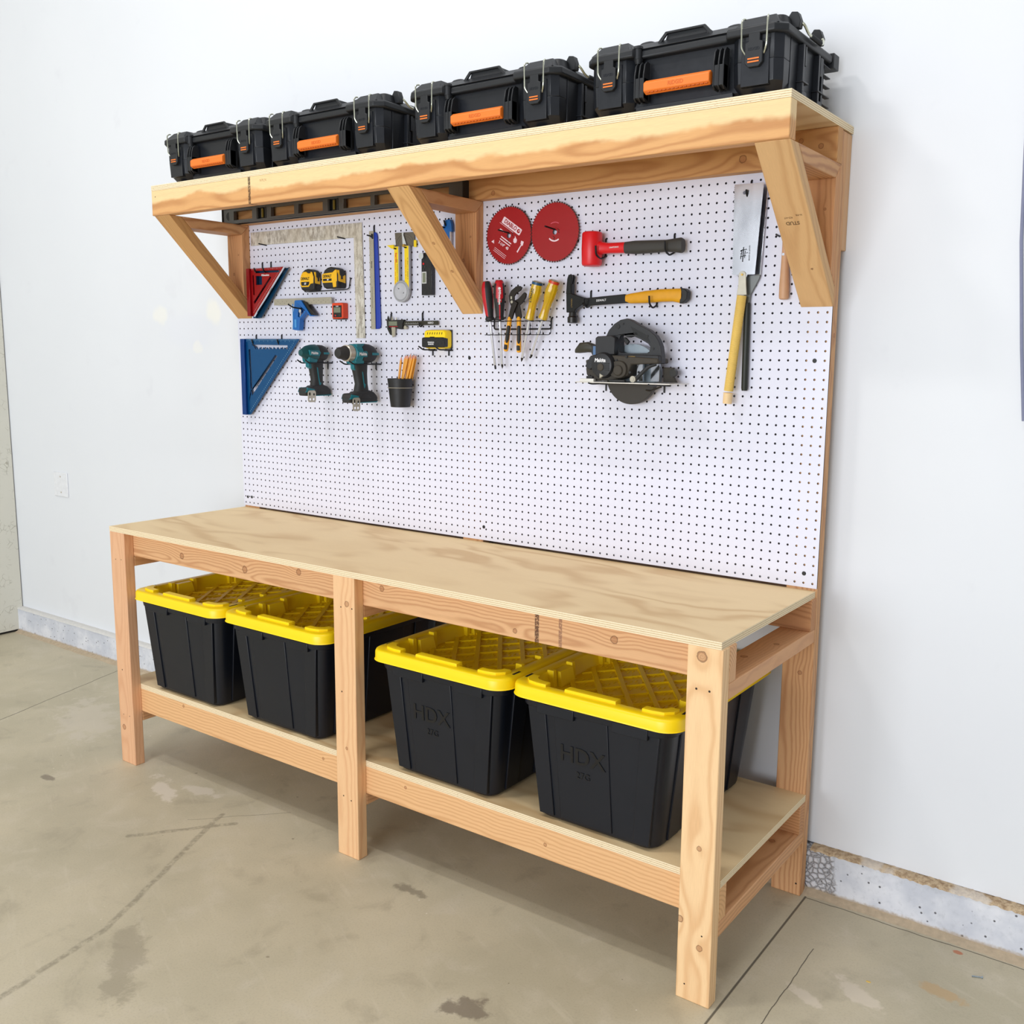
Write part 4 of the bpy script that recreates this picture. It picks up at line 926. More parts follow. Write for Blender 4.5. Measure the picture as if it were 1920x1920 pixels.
part(MB().cyl((14.75, -1.0, 64.2), (14.72, -1.0, 63.85), .06, .03, 8), 'scriber', M_chrome, t)

# ---- orange angle gauge
t = thing('angle_gauge', 'small orange red digital angle gauge with grey screen', 'angle gauge', (23.9, -.7, 65.8))
part(MB().shape(rrect(22.72, 25.0, 65.8, 68.05, .22), -1.25, PY-.02, 'y'), 'case', M_klein, t, .08, 3)
part(MB().shape(rrect(23.0, 24.72, 65.98, 67.68, .08), -1.27, -1.2, 'y'), 'panel', M_bprint, t)
part(MB().box(23.12, 24.5, -1.285, -1.26, 66.65, 67.4), 'screen', M_lcd, t, label='grey screen')
part(MB().cyl((23.45, -1.29, 66.25), (23.45, -1.24, 66.25), .12, n=12), 'button', M_brightred, t, label='red button')
part(MB().cyl((24.3, -1.29, 66.28), (24.3, -1.24, 66.28), .12, n=12), 'button', M_rubg, t, label='grey button')
text('KLEIN', .2, M_white, t, (23.85, -1.29, 67.55), (90, 0, 0), .004, bold=.008)
part(MB().box(22.8, 24.9, -1.15, PY-.02, 65.7, 65.82), 'magnet_base', M_rub, t)

# ---- steel ruler, blue strip behind
t = thing('steel_ruler', 'long narrow steel ruler hanging beside a blue strip', 'ruler', (30.3, -.6, 77.8))
part(MB().shape([(29.81, 77.8), (30.67, 77.78), (30.82, 64.29), (29.96, 64.25)], -.62, -.57, 'y', holes=[circ(30.25, 77.0, .16, 12)]), 'blade', M_steel, t)
tk = MB()
for i in range(60): tk.box(29.98+.0+.12*(i % 2), 30.1+.12*(i % 2), -.63, -.62, 64.6+i*.2, 64.63+i*.2); tk.box(30.6, 30.7, -.63, -.62, 64.6+i*.2, 64.63+i*.2)
tk.box(30.28, 30.32, -.63, -.62, 67.2, 70.2)
part(tk, 'scale_marks', simple('mark_dark', (84, 80, 70), .5), t)
text('Starrett', .3, M_bprint, t, (30.25, -.63, 73.2), (90, 90, 0), .003, bold=.004)
t = thing('straightedge', 'long royal blue strip hanging behind the steel ruler', 'straightedge', (31, -.4, 77.6))
part(MB().shape([(30.0, 77.6), (30.9, 77.62), (31.15, 77.4), (31.25, 77.0), (31.7, 64.9), (31.6, 64.5), (31.3, 64.3), (30.2, 64.3)], -.5, -.3, 'y'), 'strip', simple('royal_blue', (28, 60, 168), .35, var=.05), t, .06, 2)

# ---- miter protractor (yellow arms, grey dial) hanging over a square protractor head
M_ygold = simple('label_yellow', (246, 214, 10), .45, var=.03)
M_dial = simple('dial_grey', (172, 174, 178), .45, var=.05)
t = thing('miter_protractor', 'protractor with two yellow arms and a round grey dial', 'protractor', (36.1, -.9, 75.4))
for x0, x1, zb_ in ((34.85, 35.6, 70.0), (36.74, 37.5, 69.6)):
    a = part(MB().box(x0, x1+.12, -.9, -.55, zb_, 75.4), 'arm', M_dial, t, .03, 1)
    part(MB().box(x0+.02, x1, -.92, -.9, zb_+.2, 75.38), 'label_strip', M_ygold, a, label='yellow printed strip')
text('Starrett', .42, M_brightred, t, (35.2, -.93, 73.9), (90, 90, 0), .004, bold=.012)
for x, c, z, n in ((35.05, M_brightred, 71.7, 26), (35.4, M_bprint, 71.9, 30), (37.0, M_brightred, 72.4, 22), (37.33, M_bprint, 72.4, 24)):
    tk = MB(); random.seed(int(x*10))
    for i in range(n):
        if random.random() < .8: tk.box(x-.05, x+.05, -.93, -.92, z-n*.06+i*.12, z-n*.06+i*.12+.07)
    part(tk, 'fine_print', c, t)
d = part(MB().lathe([(1.40, 0), (1.46, .05), (1.46, .4)], (36.09, -1.0, 69.34), (0, 1, 0), 40), 'dial', M_dial, t, label='round grey dial')
part(MB().lathe([(1.1, 0), (1.1, .02)], (36.09, -1.02, 69.34), (0, 1, 0), 36).lathe([(.3, 0), (.3, .03)], (36.09, -1.03, 69.34), (0, 1, 0), 20), 'dial_face', simple('dial_light', (188, 190, 196), .4), d)
tk = MB()
for i in range(60):
    a = 2*PI*i/60; r0 = 1.15; c_, s_ = math.cos(a), math.sin(a)
    tk.add([(36.09+c_*r0-s_*.012, -1.025, 69.34+s_*r0+c_*.012), (36.09+c_*r0+s_*.012, -1.025, 69.34+s_*r0-c_*.012), (36.09+c_*1.3+s_*.012, -1.025, 69.34+s_*1.3-c_*.012), (36.09+c_*1.3-s_*.012, -1.025, 69.34+s_*1.3+c_*.012)], [(0, 1, 2, 3)])
tk.shape([(35.5, 69.85), (35.75, 69.6), (35.85, 69.75)], -1.04, -1.02, 'y').shape([(36.5, 69.0), (36.75, 69.1), (36.6, 69.25)], -1.04, -1.02, 'y')
part(tk, 'dial_marks', simple('mark_dial', (96, 98, 104), .5), d)
t = thing('protractor', 'square steel protractor plate with pointed swing arm above yellow arms', 'protractor', (36.6, -.5, 76.3))
part(MB().shape([(34.6, 77.28), (38.2, 77.2), (38.2, 75.3), (34.8, 75.45)], -.5, -.42, 'y'), 'plate', simple('grey_steel', (120, 114, 104), .36, .75, var=.12), t, .01, 1)
tk = MB().shape(circ(36.5, 75.3, 1.75, 30, a0=4, a1=176)+circ(36.5, 75.3, 1.71, 30, a0=4, a1=176)[::-1], -.515, -.5, 'y')
tk.shape(circ(36.5, 75.3, 1.4, 30, a0=4, a1=176)+circ(36.5, 75.3, 1.38, 30, a0=4, a1=176)[::-1], -.515, -.5, 'y')
part(tk, 'degree_arc', simple('mark_darkgrey', (70, 66, 60), .5), t)
part(MB().shape([(36.05, 77.2), (36.4, 77.22), (36.35, 76.9), (36.9, 75.5), (36.5, 75.3), (36.2, 75.6)], -.66, -.56, 'y'), 'swing_arm', M_chrome, t, .01, 1, label='bright pointed arm')
part(MB().cyl((36.5, -.85, 75.45), (36.5, -.5, 75.45), .22, n=16), 'pivot_nut', simple('brass', (196, 160, 84), .3, .9), t)
part(MB().shape([(33.4, 75.65), (34.75, 75.65), (34.7, 75.05), (34.2, 75.2)], -.86, -.7, 'y'), 'pointer_tip', M_ygold, t, .02, 1, label='yellow pointer')
part(MB().box(38.2, 38.6, -.6, -.45, 75.2, 76.1), 'edge_tab', M_ygold, t)

# ---- black digital angle finder half hidden by the middle brace
t = thing('digital_angle_finder', 'black digital angle finder with small screen behind the middle brace', 'angle finder', (40.8, -.7, 70))
part(MB().box(39.9, 41.7, -1.0, -.3, 68.72, 74.3), 'body', simple('gloss_black', (22, 22, 26), .28), t, .04, 2)
part(MB().box(40.0, 40.8, -1.03, -1.0, 70.25, 71.8), 'screen_frame', simple('frame_silver', (206, 208, 206), .4), t)
part(MB().box(40.13, 40.66, -1.045, -1.02, 70.38, 71.66), 'screen', M_lcd, t, label='grey screen')
part(MB().box(41.3, 41.4, -1.02, -1.0, 70.0, 72.3), 'slot_line', M_rubg, t)
part(MB().cyl((40.3, -1.06, 72.85), (40.3, -1.0, 72.85), .14, n=12), 'button', M_brightred, t, label='red button')
for x, z in ((40.1, 72.45), (40.55, 72.45), (40.3, 72.05)): part(MB().cyl((x, -1.04, z), (x, -1.0, z), .1, n=10), 'button', M_rubg, t)
part(MB().lathe([(.42, 0), (.42, .35), (.3, .4)], (40.1, -1.3, 73.85), (0, 1, 0), 20), 'lock_knob', M_chrome, t)

# ---- blue pocket-hole style jig behind the middle bracket
t = thing('drill_guide', 'blue plastic drill guide hanging behind the middle bracket', 'jig', (44.2, -.8, 77.9))
part(MB().shape([(43.75, 77.9), (44.0, 78.35), (44.8, 78.35), (45.05, 77.75), (45.1, 76.8), (44.7, 76.78), (44.7, 73.6), (43.6, 73.6), (43.5, 76.86)], -.85, -.35, 'y'), 'body', M_blue2, t, .05, 2)
part(MB().lathe([(.36, 0), (.36, .1)], (44.15, -.95, 75.9), (0, 1, 0), 18), 'dial', M_blue, t)
part(MB().cyl((44.2, -1.0, 75.9), (44.2, -.9, 75.9), .15, n=12), 'lock_screw', simple('brass', (196, 160, 84), .3, .9), t)
part(MB().box(44.75, 44.85, -.8, -.4, 73.4, 76.8), 'edge_strip', M_white, t)

# ---- digital caliper
t = thing('digital_caliper', 'digital caliper with olive screen hanging level on two hooks', 'caliper', (36, -.7, 65))
part(MB().box(33.1, 42.45, -.66, -.5, 64.74, 65.32), 'beam', simple('beam_dark', (66, 64, 54), .4, .6), t, .01, 1)
part(MB().shape([(33.0, 65.4), (33.25, 66.1), (33.5, 65.4), (33.5, 64.6), (33.85, 63.9), (33.9, 63.4), (33.6, 63.5), (33.1, 64.3)], -.64, -.48, 'y'), 'fixed_jaw', M_dsteel, t, .01, 1)
part(MB().shape([(33.9, 65.4), (34.0, 66.0), (34.25, 65.4), (34.65, 64.4), (34.5, 63.3), (34.1, 63.1), (34.0, 63.5), (33.95, 64.4)], -.66, -.5, 'y'), 'sliding_jaw', M_steel, t, .01, 1)
part(MB().shape([(33.45, 65.45), (36.45, 65.52), (36.2, 65.0), (36.1, 64.3), (35.9, 64.2), (35.1, 64.3), (34.8, 64.5), (33.6, 64.55), (33.4, 65.0)], -.85, -.45, 'y'), 'slider', M_rub, t, .03, 2)
part(MB().box(33.62, 35.2, -.87, -.84, 64.72, 65.3), 'screen', M_lcd, t, label='olive grey screen')
part(MB().box(33.7, 35.3, -.87, -.84, 64.56, 64.62), 'red_line', M_brightred, t, label='thin red line under the screen')
part(MB().cyl((36.6, -.75, 64.45), (36.6, -.45, 64.45), .26, n=16).cyl((34.9, -.7, 65.5), (34.9, -.7, 65.85), .09, n=10), 'thumb_wheel', M_steel, t)
tk = MB()
for i in range(14): tk.box(36.6+i*.2, 36.63+i*.2, -.67, -.66, 64.9, 64.9+(.2 if i % 2 else .1))
part(tk, 'scale_marks', M_white, t)
text('NEIKO', .34, M_white, t, (41.2, -.67, 65.03), (90, 0, 0), .004, bold=.006)

# ---- yellow and black stud finder
t = thing('stud_finder', 'yellow stud finder with black front band resting on two prongs', 'stud finder', (42.7, -1, 61.5))
part(MB().box(40.85, 44.72, -.42, PY-.02, 61.6, 64.1), 'back_plate', M_rub, t, .05, 2)
part(MB().loft([(42.72, 62.82, -.4, 1.95, 1.26), (42.72, 62.82, -1.25, 1.95, 1.26), (42.72, 62.82, -1.5, 1.9, 1.22), (42.72, 62.82, -1.62, 1.8, 1.12)], 'y', 40, 7), 'shell', M_yel if False else simple('bright_yellow', (252, 216, 6), .4, var=.03), t, label='yellow shell')
part(MB().loft([(42.6, 62.4, -1.2, 2.1, .68), (42.6, 62.4, -1.72, 2.06, .68), (42.6, 62.4, -1.79, 1.98, .6)], 'y', 32, 9), 'front_band', simple('gloss_black', (22, 22, 26), .28), t, label='glossy black band')
tk = MB()
for i in range(7): tk.shape([(41.5+i*.42, 63.75), (41.58+i*.42, 63.75), (41.5+i*.42, 63.45), (41.42+i*.42, 63.45)], -1.66, -1.6, 'y')
tk.box(41.9, 42.7, -1.66, -1.6, 63.08, 63.16)
part(tk, 'vent_marks', M_bprint, t)
text('FRANKLIN', .24, M_white, t, (42.2, -1.79, 62.4), (90, 0, 0), .004, bold=.008); text('SENSORS', .24, M_white, t, (42.2, -1.79, 62.15), (90, 0, 0), .004, bold=.008)

# ---- cordless impact driver and drill: chuck points out from the board
def driver(label, X, head, nose, hsec, base, yclip, logo, cat, name, stripe, r, zc):
    t = thing(name, label, cat, (X, -2, zc))
    body = MB().lathe(head[0], (X, head[1], zc), (0, 1, 0), 32); bd = part(body, 'housing', M_rub, t, label='black rear housing')
    part(MB().lathe(nose[0], (X, nose[1], nose[2]), (0, 1, 0), 32), 'gear_case', nose[3], t)
    h = MB().loft(hsec, 'z', 20, 2.6); part(h, 'handle', M_rub, t)
    (y0, y1, z0, z1) = base
    part(MB().shape([(y0, z0+.15), (y0+.1, z0), (y1-.25, z0), (y1, z0+.3), (y1-.1, z0+.9), (y1-.75, z1), (y1-1.5, z1+.25), (y0+1.6, z1+.1), (y0+1.3, z1-.1), (y0+.15, z1-.15), (y0-.12, z0+.8)], X-.85, X+.85, 'x'), 'battery_foot', M_rub, t, .22, 3)
    part(MB().shape([(y0-.08, z0+.55), (y0+1.45, z0+.55), (y0+1.6, z0+.95), (y0+.2, z0+1.2)], X-.9, X+.9, 'x').shape([(y0+1.3, z0-.03), (y1-.3, z0-.03), (y1, z0+.25), (y1-.15, z0+.12), (y0+1.3, z0+.07)], X-.88, X+.88, 'x'), 'foot_trim', M_teal, t, .05, 2, label='teal trim')
    # belt clip: slotted metal plate hanging from the foot
    yc0, yc1, zc0, zc1 = yclip
    part(MB().shape(rrect(yc0, yc1, zc0, zc1, .35, 6), X+1.0, X+1.07, 'x', holes=[rrect(yc0+.2, yc0+.5, zc0+.95, zc1-.25, .13, 4), rrect(yc1-.5, yc1-.2, zc0+.95, zc1-.4, .13, 4), circ(yc0+.42, zc0+.42, .19, 12), circ(yc1-.42, zc0+.42, .19, 12)]), 'belt_clip', M_steel, t)
    part(MB().shape(stripe, X+hsec[2][3]-.12, X+hsec[2][3]+.03, 'x'), 'grip_inlay', M_teal, t, .02, 1, label='teal inlay')
    return t, bd
X = 20.6
t, bd = driver('teal and black cordless impact driver hanging on long prongs, left of the drill', X,
  ([(.5, 0), (1.1, .15), (1.24, .8), (1.2, 1.4), (1.0, 1.95), (.72, 2.25), (.35, 2.45), (.14, 2.5)], -3.0),
  ([(.20, 0), (.46, .06), (.52, .22), (.66, .5), (1.0, 1.1), (1.2, 2.0), (1.24, 2.7)], -5.6, 60.85, simple('dark_teal', (0, 70, 74), .42)),
  [(X, -2.65, 55.2, 1.0, 1.5), (X, -2.6, 56.0, .72, 1.05), (X, -2.55, 57.0, .70, .92), (X, -2.65, 58.3, .72, 1.1), (X, -2.75, 59.4, .78, 1.25), (X, -2.75, 60.2, .8, 1.3)],
  (-5.35, -.45, 54.65, 56.0), (-5.25, -3.75, 53.75, 55.45), None, 'impact driver', 'impact_driver', [(-3.15, 58.85), (-2.9, 58.7), (-2.75, 57.5), (-2.55, 56.6), (-2.3, 56.5), (-2.45, 56.15), (-2.65, 55.9), (-2.75, 56.6)], 1.2, 60.8)
part(MB().shape([(-4.65, 60.3), (-4.5, 59.6), (-4.2, 59.35), (-3.2, 59.3), (-2.9, 59.9), (-3.4, 60.3)], X-.8, X+.8, 'x'), 'front_shroud', M_teal, t, .12, 2, label='teal shroud above the trigger')
part(MB().shape([(-4.35, 59.35), (-4.35, 58.85), (-3.9, 58.55), (-3.3, 58.9), (-3.3, 59.35)], X-.35, X+.35, 'x'), 'trigger', M_teal, t, .08, 2, label='teal trigger')
part(MB().shape([(-4.9, 61.25), (-3.0, 61.2), (-2.7, 60.9), (-3.0, 60.4), (-4.7, 60.5)], X+.95, X+1.24, 'x'), 'name_panel', M_teal, t, .05, 2, label='teal name panel')
part(MB().box(X+1.0, X+1.28, -2.2, -1.1, 60.65, 60.95), 'side_stripe', M_teal, t, .04, 1, label='teal stripe')
text('Makita', .52, M_white, t, (X+1.255, -3.95, 60.82), (90, 0, 90), .006, bold=.018, sx=.95, shear=.1)
X = 30.5
t, bd = driver('teal and black cordless drill with silver collar hanging on long prongs', X,
  ([(.9, 0), (1.36, .3), (1.4, 1.4), (1.34, 2.2), (1.1, 2.9), (.8, 3.3), (.4, 3.5), (.15, 3.55)], -4.1),
  ([(1.05, 0), (1.3, .12), (1.36, .6), (1.38, 1.2)], -5.25, 60.8, M_teal),
  [(X, -3.3, 54.6, 1.0, 1.7), (X, -3.35, 55.6, .75, 1.2), (X, -3.3, 56.6, .70, .95), (X, -3.5, 58.0, .72, 1.1), (X, -3.65, 59.2, .8, 1.3), (X, -3.7, 60.0, .85, 1.4)],
  (-6.25, -.85, 54.0, 55.45), (-6.0, -4.6, 52.9, 54.75), None, 'drill', 'cordless_drill', [(-3.85, 58.5), (-3.6, 58.3), (-3.4, 57.1), (-3.35, 56.7), (-3.1, 56.55), (-3.2, 56.2), (-3.4, 55.9), (-3.55, 56.8)], 1.35, 60.8)
part(MB().lathe([(1.0, 0), (1.12, .1), (1.14, 1.0)], (X, -6.3, 60.85), (0, 1, 0), 32), 'clutch_collar', M_steel, t, label='silver collar')
part(MB().lathe([(.25, 0), (.62, .05), (.8, .35), (.85, .9), (.98, 1.2), (1.0, 1.5)], (X, -7.75, 60.85), (0, 1, 0), 28), 'chuck', M_rub, t, label='black keyless chuck')
part(MB().shape([(-5.2, 60.0), (-5.2, 59.5), (-4.9, 59.3), (-3.6, 59.4), (-3.5, 60.0)], X-.95, X+.95, 'x'), 'front_shroud', M_teal, t, .12, 2, label='teal shroud above the trigger')
part(MB().shape([(-5.0, 59.35), (-5.0, 58.75), (-4.6, 58.4), (-4.0, 58.6), (-3.9, 59.35)], X-.35, X+.35, 'x'), 'trigger', M_teal, t, .08, 2, label='teal trigger')
part(MB().shape([(-5.1, 61.15), (-3.4, 61.15), (-3.3, 60.85), (-3.4, 60.35), (-5.1, 60.35)], X+1.1, X+1.42, 'x'), 'name_panel', M_teal, t, .05, 2, label='teal name panel')
part(MB().box(X+1.15, X+1.43, -2.4, -1.1, 60.6, 60.95), 'side_stripe', M_teal, t, .04, 1, label='teal stripe')
part(MB().shape([(-5.0, 62.1), (-3.4, 62.2), (-4.0, 61.7), (-5.0, 61.5)], X-.6, X+1.0, 'x'), 'top_panel', M_teal, t, .05, 2)
text('Makita', .56, M_white, t, (X+1.44, -4.25, 60.75), (90, 0, 90), .006, bold=.02, sx=.95, shear=.1)

# ---- cup of pencils
t = thing('pencil_cup', 'black tapered cup held on the pegboard by a wire ring', 'cup', (36.8, -1.8, 53.6))
cup = MB(); cxp, cyp = 36.8, -2.05
cup.lathe([(1.3, 0), (1.35, .05), (1.78, 3.9), (1.82, 3.92), (1.7, 3.9), (1.28, .15), (.01, .15)], (cxp, cyp, 53.55), (0, 0, 1), 36)
part(cup, 'cup', simple('cup_black', (20, 20, 22), .5, var=.1), t)
t2 = thing('wire_ring', 'thin silver wire ring hooked into the pegboard around the cup', 'wire holder', (36.8, -2, 56.2))
part(MB().tube([(cxp+1.74*math.cos(a*PI/12), cyp+1.74*math.sin(a*PI/12), 56.22) for a in range(24)], .045, closed=True, smooth=False).tube([(cxp+1.0, cyp+1.42, 56.22), (37.9, -.42, 56.3), (37.9, -.3, 56.5), (37.85, -.3, 57.4), (37.8, .1, 57.55)], .045), 'wire', M_steel, t2)
M_pencil = simple('pencil_yellow', (228, 156, 24), .42, var=.05); M_pwood = simple('pencil_wood', (226, 160, 132), .6); M_lead = simple('graphite', (70, 66, 70), .4)
pl = ['leaning furthest left', 'second from the left', 'third from the left', 'tallest, in the middle', 'right of the tallest', 'second from the right', 'leaning furthest right', 'fourth from the left', 'fifth from the left, set back', 'just behind the rightmost one']
ptop = [(36.86, -1.8, 60.55), (37.48, -1.65, 60.75), (37.95, -1.85, 60.82), (38.60, -1.75, 60.98), (38.95, -1.6, 60.9), (39.05, -1.95, 60.7), (39.35, -1.8, 60.85), (38.22, -1.6, 60.72), (38.4, -2.1, 60.8), (39.2, -1.35, 60.8)]
pbot = [(35.95, -2.0, 53.9), (36.2, -1.7, 53.9), (36.45, -2.1, 53.9), (36.8, -1.9, 53.9), (37.0, -1.5, 53.9), (37.0, -2.3, 53.9), (37.35, -1.95, 53.9), (36.6, -1.5, 53.9), (36.7, -2.5, 53.9), (37.3, -1.3, 53.9)]
for i in range(10):
    a, b = Vector(pbot[i]), Vector(ptop[i]); d = (b-a).normalized(); Lg = (b-a).length
    p = thing('pencil', 'yellow pencil in the black cup, point up, '+pl[i], 'pencil', pbot[i], 'pencils in the cup')
    part(MB().lathe([(.165, 0), (.165, Lg-.62)], a, d, 6), 'shaft', M_pencil, p, smooth=0)
    part(MB().lathe([(.16, 0), (.05, .42)], a+d*(Lg-.62), d, 12), 'sharpened_wood', M_pwood, p, label='pinkish bare wood')
    part(MB().lathe([(.05, 0), (.012, .2)], a+d*(Lg-.2), d, 8), 'lead', M_lead, p)
# ---- circular saw blades
def blade(label, x, z, words):
    t = thing('saw_blade', label, 'saw blade', (x, -.6, z), 'round red saw blades')
    r = 3.52; n = 60; y = -.62; pts = []
    for i in range(n):
        a = 360*i/n
        for da, rr in ((0, r), (.6, r+.1), (2.2, r+.09), (2.7, r-.07), (4.2, r-.05)): pts.append((x+rr*math.cos(R_(a+da)), z+rr*math.sin(R_(a+da))))
    part(MB().shape(pts[::-1], y, y+.07, 'y', holes=[circ(x, z, .32, 20)]), 'disc', M_bladered, t)
    tp = MB()
    for i in range(n):
        a = R_(360*i/n+1.2); c_, s_ = math.cos(a), math.sin(a); q = r+.09
        tp.add([(x+c_*(q-.14)-s_*.06, y-.03, z+s_*(q-.14)+c_*.06), (x+c_*(q-.14)+s_*.06, y-.03, z+s_*(q-.14)-c_*.06), (x+c_*(q+.03)+s_*.05, y-.03, z+s_*(q+.03)-c_*.05), (x+c_*(q+.03)-s_*.05, y-.03, z+s_*(q+.03)+c_*.05),
                (x+c_*(q-.14)-s_*.06, y+.1, z+s_*(q-.14)+c_*.06), (x+c_*(q-.14)+s_*.06, y+.1, z+s_*(q-.14)-c_*.06), (x+c_*(q+.03)+s_*.05, y+.1, z+s_*(q+.03)-c_*.05), (x+c_*(q+.03)-s_*.05, y+.1, z+s_*(q+.03)+c_*.05)],
               [(0, 1, 2, 3), (7, 6, 5, 4), (0, 4, 5, 1), (1, 5, 6, 2), (2, 6, 7, 3), (3, 7, 4, 0)])
    part(tp, 'teeth', M_dsteel, t, label='carbide teeth around the rim')
    A = -33
    def rt(dx, dz): c_, s_ = math.cos(R_(A)), math.sin(R_(A)); return (x+dx*c_-dz*s_, z+dx*s_+dz*c_)
    M_pinkw = simple('print_pinkish', (238, 214, 222), .5, var=.02)
    if words:
        part(MB().shape([rt(u-.15, v) for u, v in rrect(-1.75, 1.6, .78, 1.62, .12, 3)], y-.012, y, 'y'), 'name_plate', M_pinkw, t, label='pale name panel')
        text('DIABLO', .72, M_bladered, t, (*rt(-.45, 1.2)[:1], y-.02, rt(-.45, 1.2)[1]), (90, -A, 0), .006, bold=.02, sx=.86)
        ic = rt(1.05, 1.2); part(MB().shape(circ(ic[0], ic[1], .26, 14)+[], y-.02, y-.012, 'y', holes=[circ(ic[0]+.07, ic[1]+.02, .1, 8)]), 'emblem', M_bladered, t)
        def lines(n, u0, u1, v0, dv, h=.045):
            q = MB()
            for i in range(n): q.shape([rt(u0, v0-i*dv), rt(u1, v0-i*dv), rt(u1, v0-i*dv+h), rt(u0, v0-i*dv+h)], y-.012, y, 'y')
            return q
        part(lines(1, -2.1, .4, .62, .1), 'fine_print', M_pinkw, t)
        part(lines(3, -1.15, 1.05, -2.35, .2), 'fine_print', M_pinkw, t)
        part(lines(2, -1.0, .9, -.75, .3, .13), 'fine_print', M_pinkw, t)
        text('7-1/4"  40', .5, M_pinkw, t, (rt(-.05, -1.45)[0], y-.02, rt(-.05, -1.45)[1]), (90, -A, 0), .005, bold=.014, sx=.9)
        part(MB().shape([(x+1.4, z-2.2), (x+1.95, z-1.4), (x+2.2, z-1.35), (x+2.35, z-.9), (x+1.95, z-.75+.0), (x+1.85, z-1.15), (x+1.95, z-1.2), (x+1.25, z-2.05)], y-.012, y, 'y'), 'spin_arrow', M_pinkw, t, label='pale rotation arrow')
        part(MB().shape([(x+.75, z-.5), (x+.95, z-.35), (x+1.0, z-.1), (x+1.15, z-.4), (x+1.3, z-.6), (x+1.2, z-.95), (x+.9, z-1.0), (x+.72, z-.8)], y-.012, y, 'y'), 'emblem', M_pinkw, t)
        part(MB().shape([rt(-2.0, -2.0), rt(-1.5, -2.0), rt(-1.75, -1.6)], y-.012, y, 'y'), 'warning_mark', M_pinkw, t)
    q = MB()
    if words:
        q.shape([rt(-1.65, -.1), rt(-.9, -.1), rt(-.9, .08), rt(-1.65, .08)], y-.012, y, 'y'); part(q, 'fine_print', M_pinkw, t)
    else:
        part(MB().shape(circ(x, z, 1.15, 14, a0=222, a1=305)+circ(x, z, .98, 14, a0=222, a1=305)[::-1], y-.012, y, 'y'), 'hub_print', M_pinkw, t, label='pale print around the hole')
        part(MB().shape(circ(x, z, 1.2, 14, a0=60, a1=120)+circ(x, z, 1.12, 14, a0=60, a1=120)[::-1], y-.012, y, 'y'), 'hub_print', simple('print_rose', (214, 90, 110), .5), t)
    for k, (u, v) in enumerate(((.55, .1), (-.1, -.75))):          # hand-drawn pen strokes
        part(MB().tube([(x+u-.15, y-.01, z+v+.25), (x+u+.15, y-.01, z+v+.1), (x+u-.05, y-.01, z+v-.05), (x+u+.12, y-.01, z+v-.25)], .03), 'pen_mark', M_bprint, t)
blade('red circular saw blade with white maker print, left of the two', 54.3, 75.75, True)
blade('plain red circular saw blade with print only round its hole, right of the two', 61.3, 75.75, False)

# ---- red dead-blow mallet
t = thing('mallet', 'red dead blow mallet with black rubber grip hanging level', 'mallet', (72, -1.3, 73.4))
part(MB().lathe([(.9, 0), (1.12, .1), (1.2, .3), (1.24, 2.0), (1.2, 3.7), (1.12, 3.88), (.9, 3.97)], (67.3, -1.55, 71.33), (0, 0, 1), 32), 'head', M_brightred, t)
part(MB().loft([(-1.5, 73.38, 68.0, .75, .95), (-1.5, 73.36, 68.8, .6, .68), (-1.5, 73.3, 69.6, .55, .60), (-1.5, 73.24, 72.3, .56, .63)], 'x', 24, 2.6), 'neck', M_brightred, t)
part(MB().loft([(-1.5, 73.22, 71.9, .58, .66), (-1.5, 73.2, 73.2, .62, .75), (-1.5, 73.18, 75.0, .62, .72), (-1.5, 73.16, 77.2, .58, .66), (-1.5, 73.14, 78.6, .62, .80), (-1.5, 73.12, 79.0, .62, .85), (-1.5, 73.1, 79.25, .55, .7)], 'x', 24, 2.6), 'grip', M_rubg, t, label='dark grey rubber grip')
text('CRAFTSMAN', .22, M_white, t, (70.6, -2.07, 73.3), (90, -1, 0), .004, bold=.004)

# ---- framing hammer
t = thing('framing_hammer', 'black claw hammer with yellow grip hanging level', 'hammer', (72, -1.1, 67.3))
hd = part(MB().shape([(63.75, 69.4), (63.68, 68.1), (63.75, 66.0), (64.9, 66.0), (64.98, 66.3), (66.1, 66.95), (66.3, 67.7), (64.81, 68.15), (64.45, 68.25), (64.5, 69.4)], -1.5, -.75, 'y'), 'head', simple('black_forged', (30, 30, 30), .34, .5), t, .08, 2)
for q, y in enumerate((-1.38, -.87)):
    part(MB().shape([(63.75, 69.3), (63.68, 68.2), (64.45, 68.2), (64.35, 69.2), (64.55, 70.2), (64.4, 70.5), (64.0, 70.48), (63.82, 70.0)], y-.17, y+.17, 'y'), 'claw', simple('black_forged', (30, 30, 30), .34, .5), hd, .05, 1)
part(MB().lathe([(.42, 0), (.62, .08), (.64, .7), (.5, .85), (.44, 1.3)], (64.45, -1.12, 64.72), (0, 0, 1), 24), 'striking_face', M_dsteel, t)
part(MB().shape([(66.0, 67.6), (66.8, 67.7), (71.8, 68.0), (72.1, 67.6), (72.5, 67.0), (66.7, 66.75), (66.0, 66.75)], -1.35, -.85, 'y').shape([(66.3, 66.9), (66.9, 66.85), (66.7, 66.55), (66.4, 66.5)], -1.35, -.85, 'y'), 'shank', simple('satin_black', (22, 22, 24), .3, .2), t, .08, 2)
gx = lambda pts: MB().loft(pts, 'x', 24, 2.8)
part(gx([(-1.1, 67.5, 71.9, .34, .42), (-1.1, 67.48, 72.5, .42, .58), (-1.1, 67.6, 74.5, .5, .70), (-1.1, 67.72, 76.5, .5, .72), (-1.1, 67.72, 78.0, .5, .72), (-1.1, 67.6, 79.2, .5, .84)]), 'grip', M_amber, t, label='yellow rubber grip')
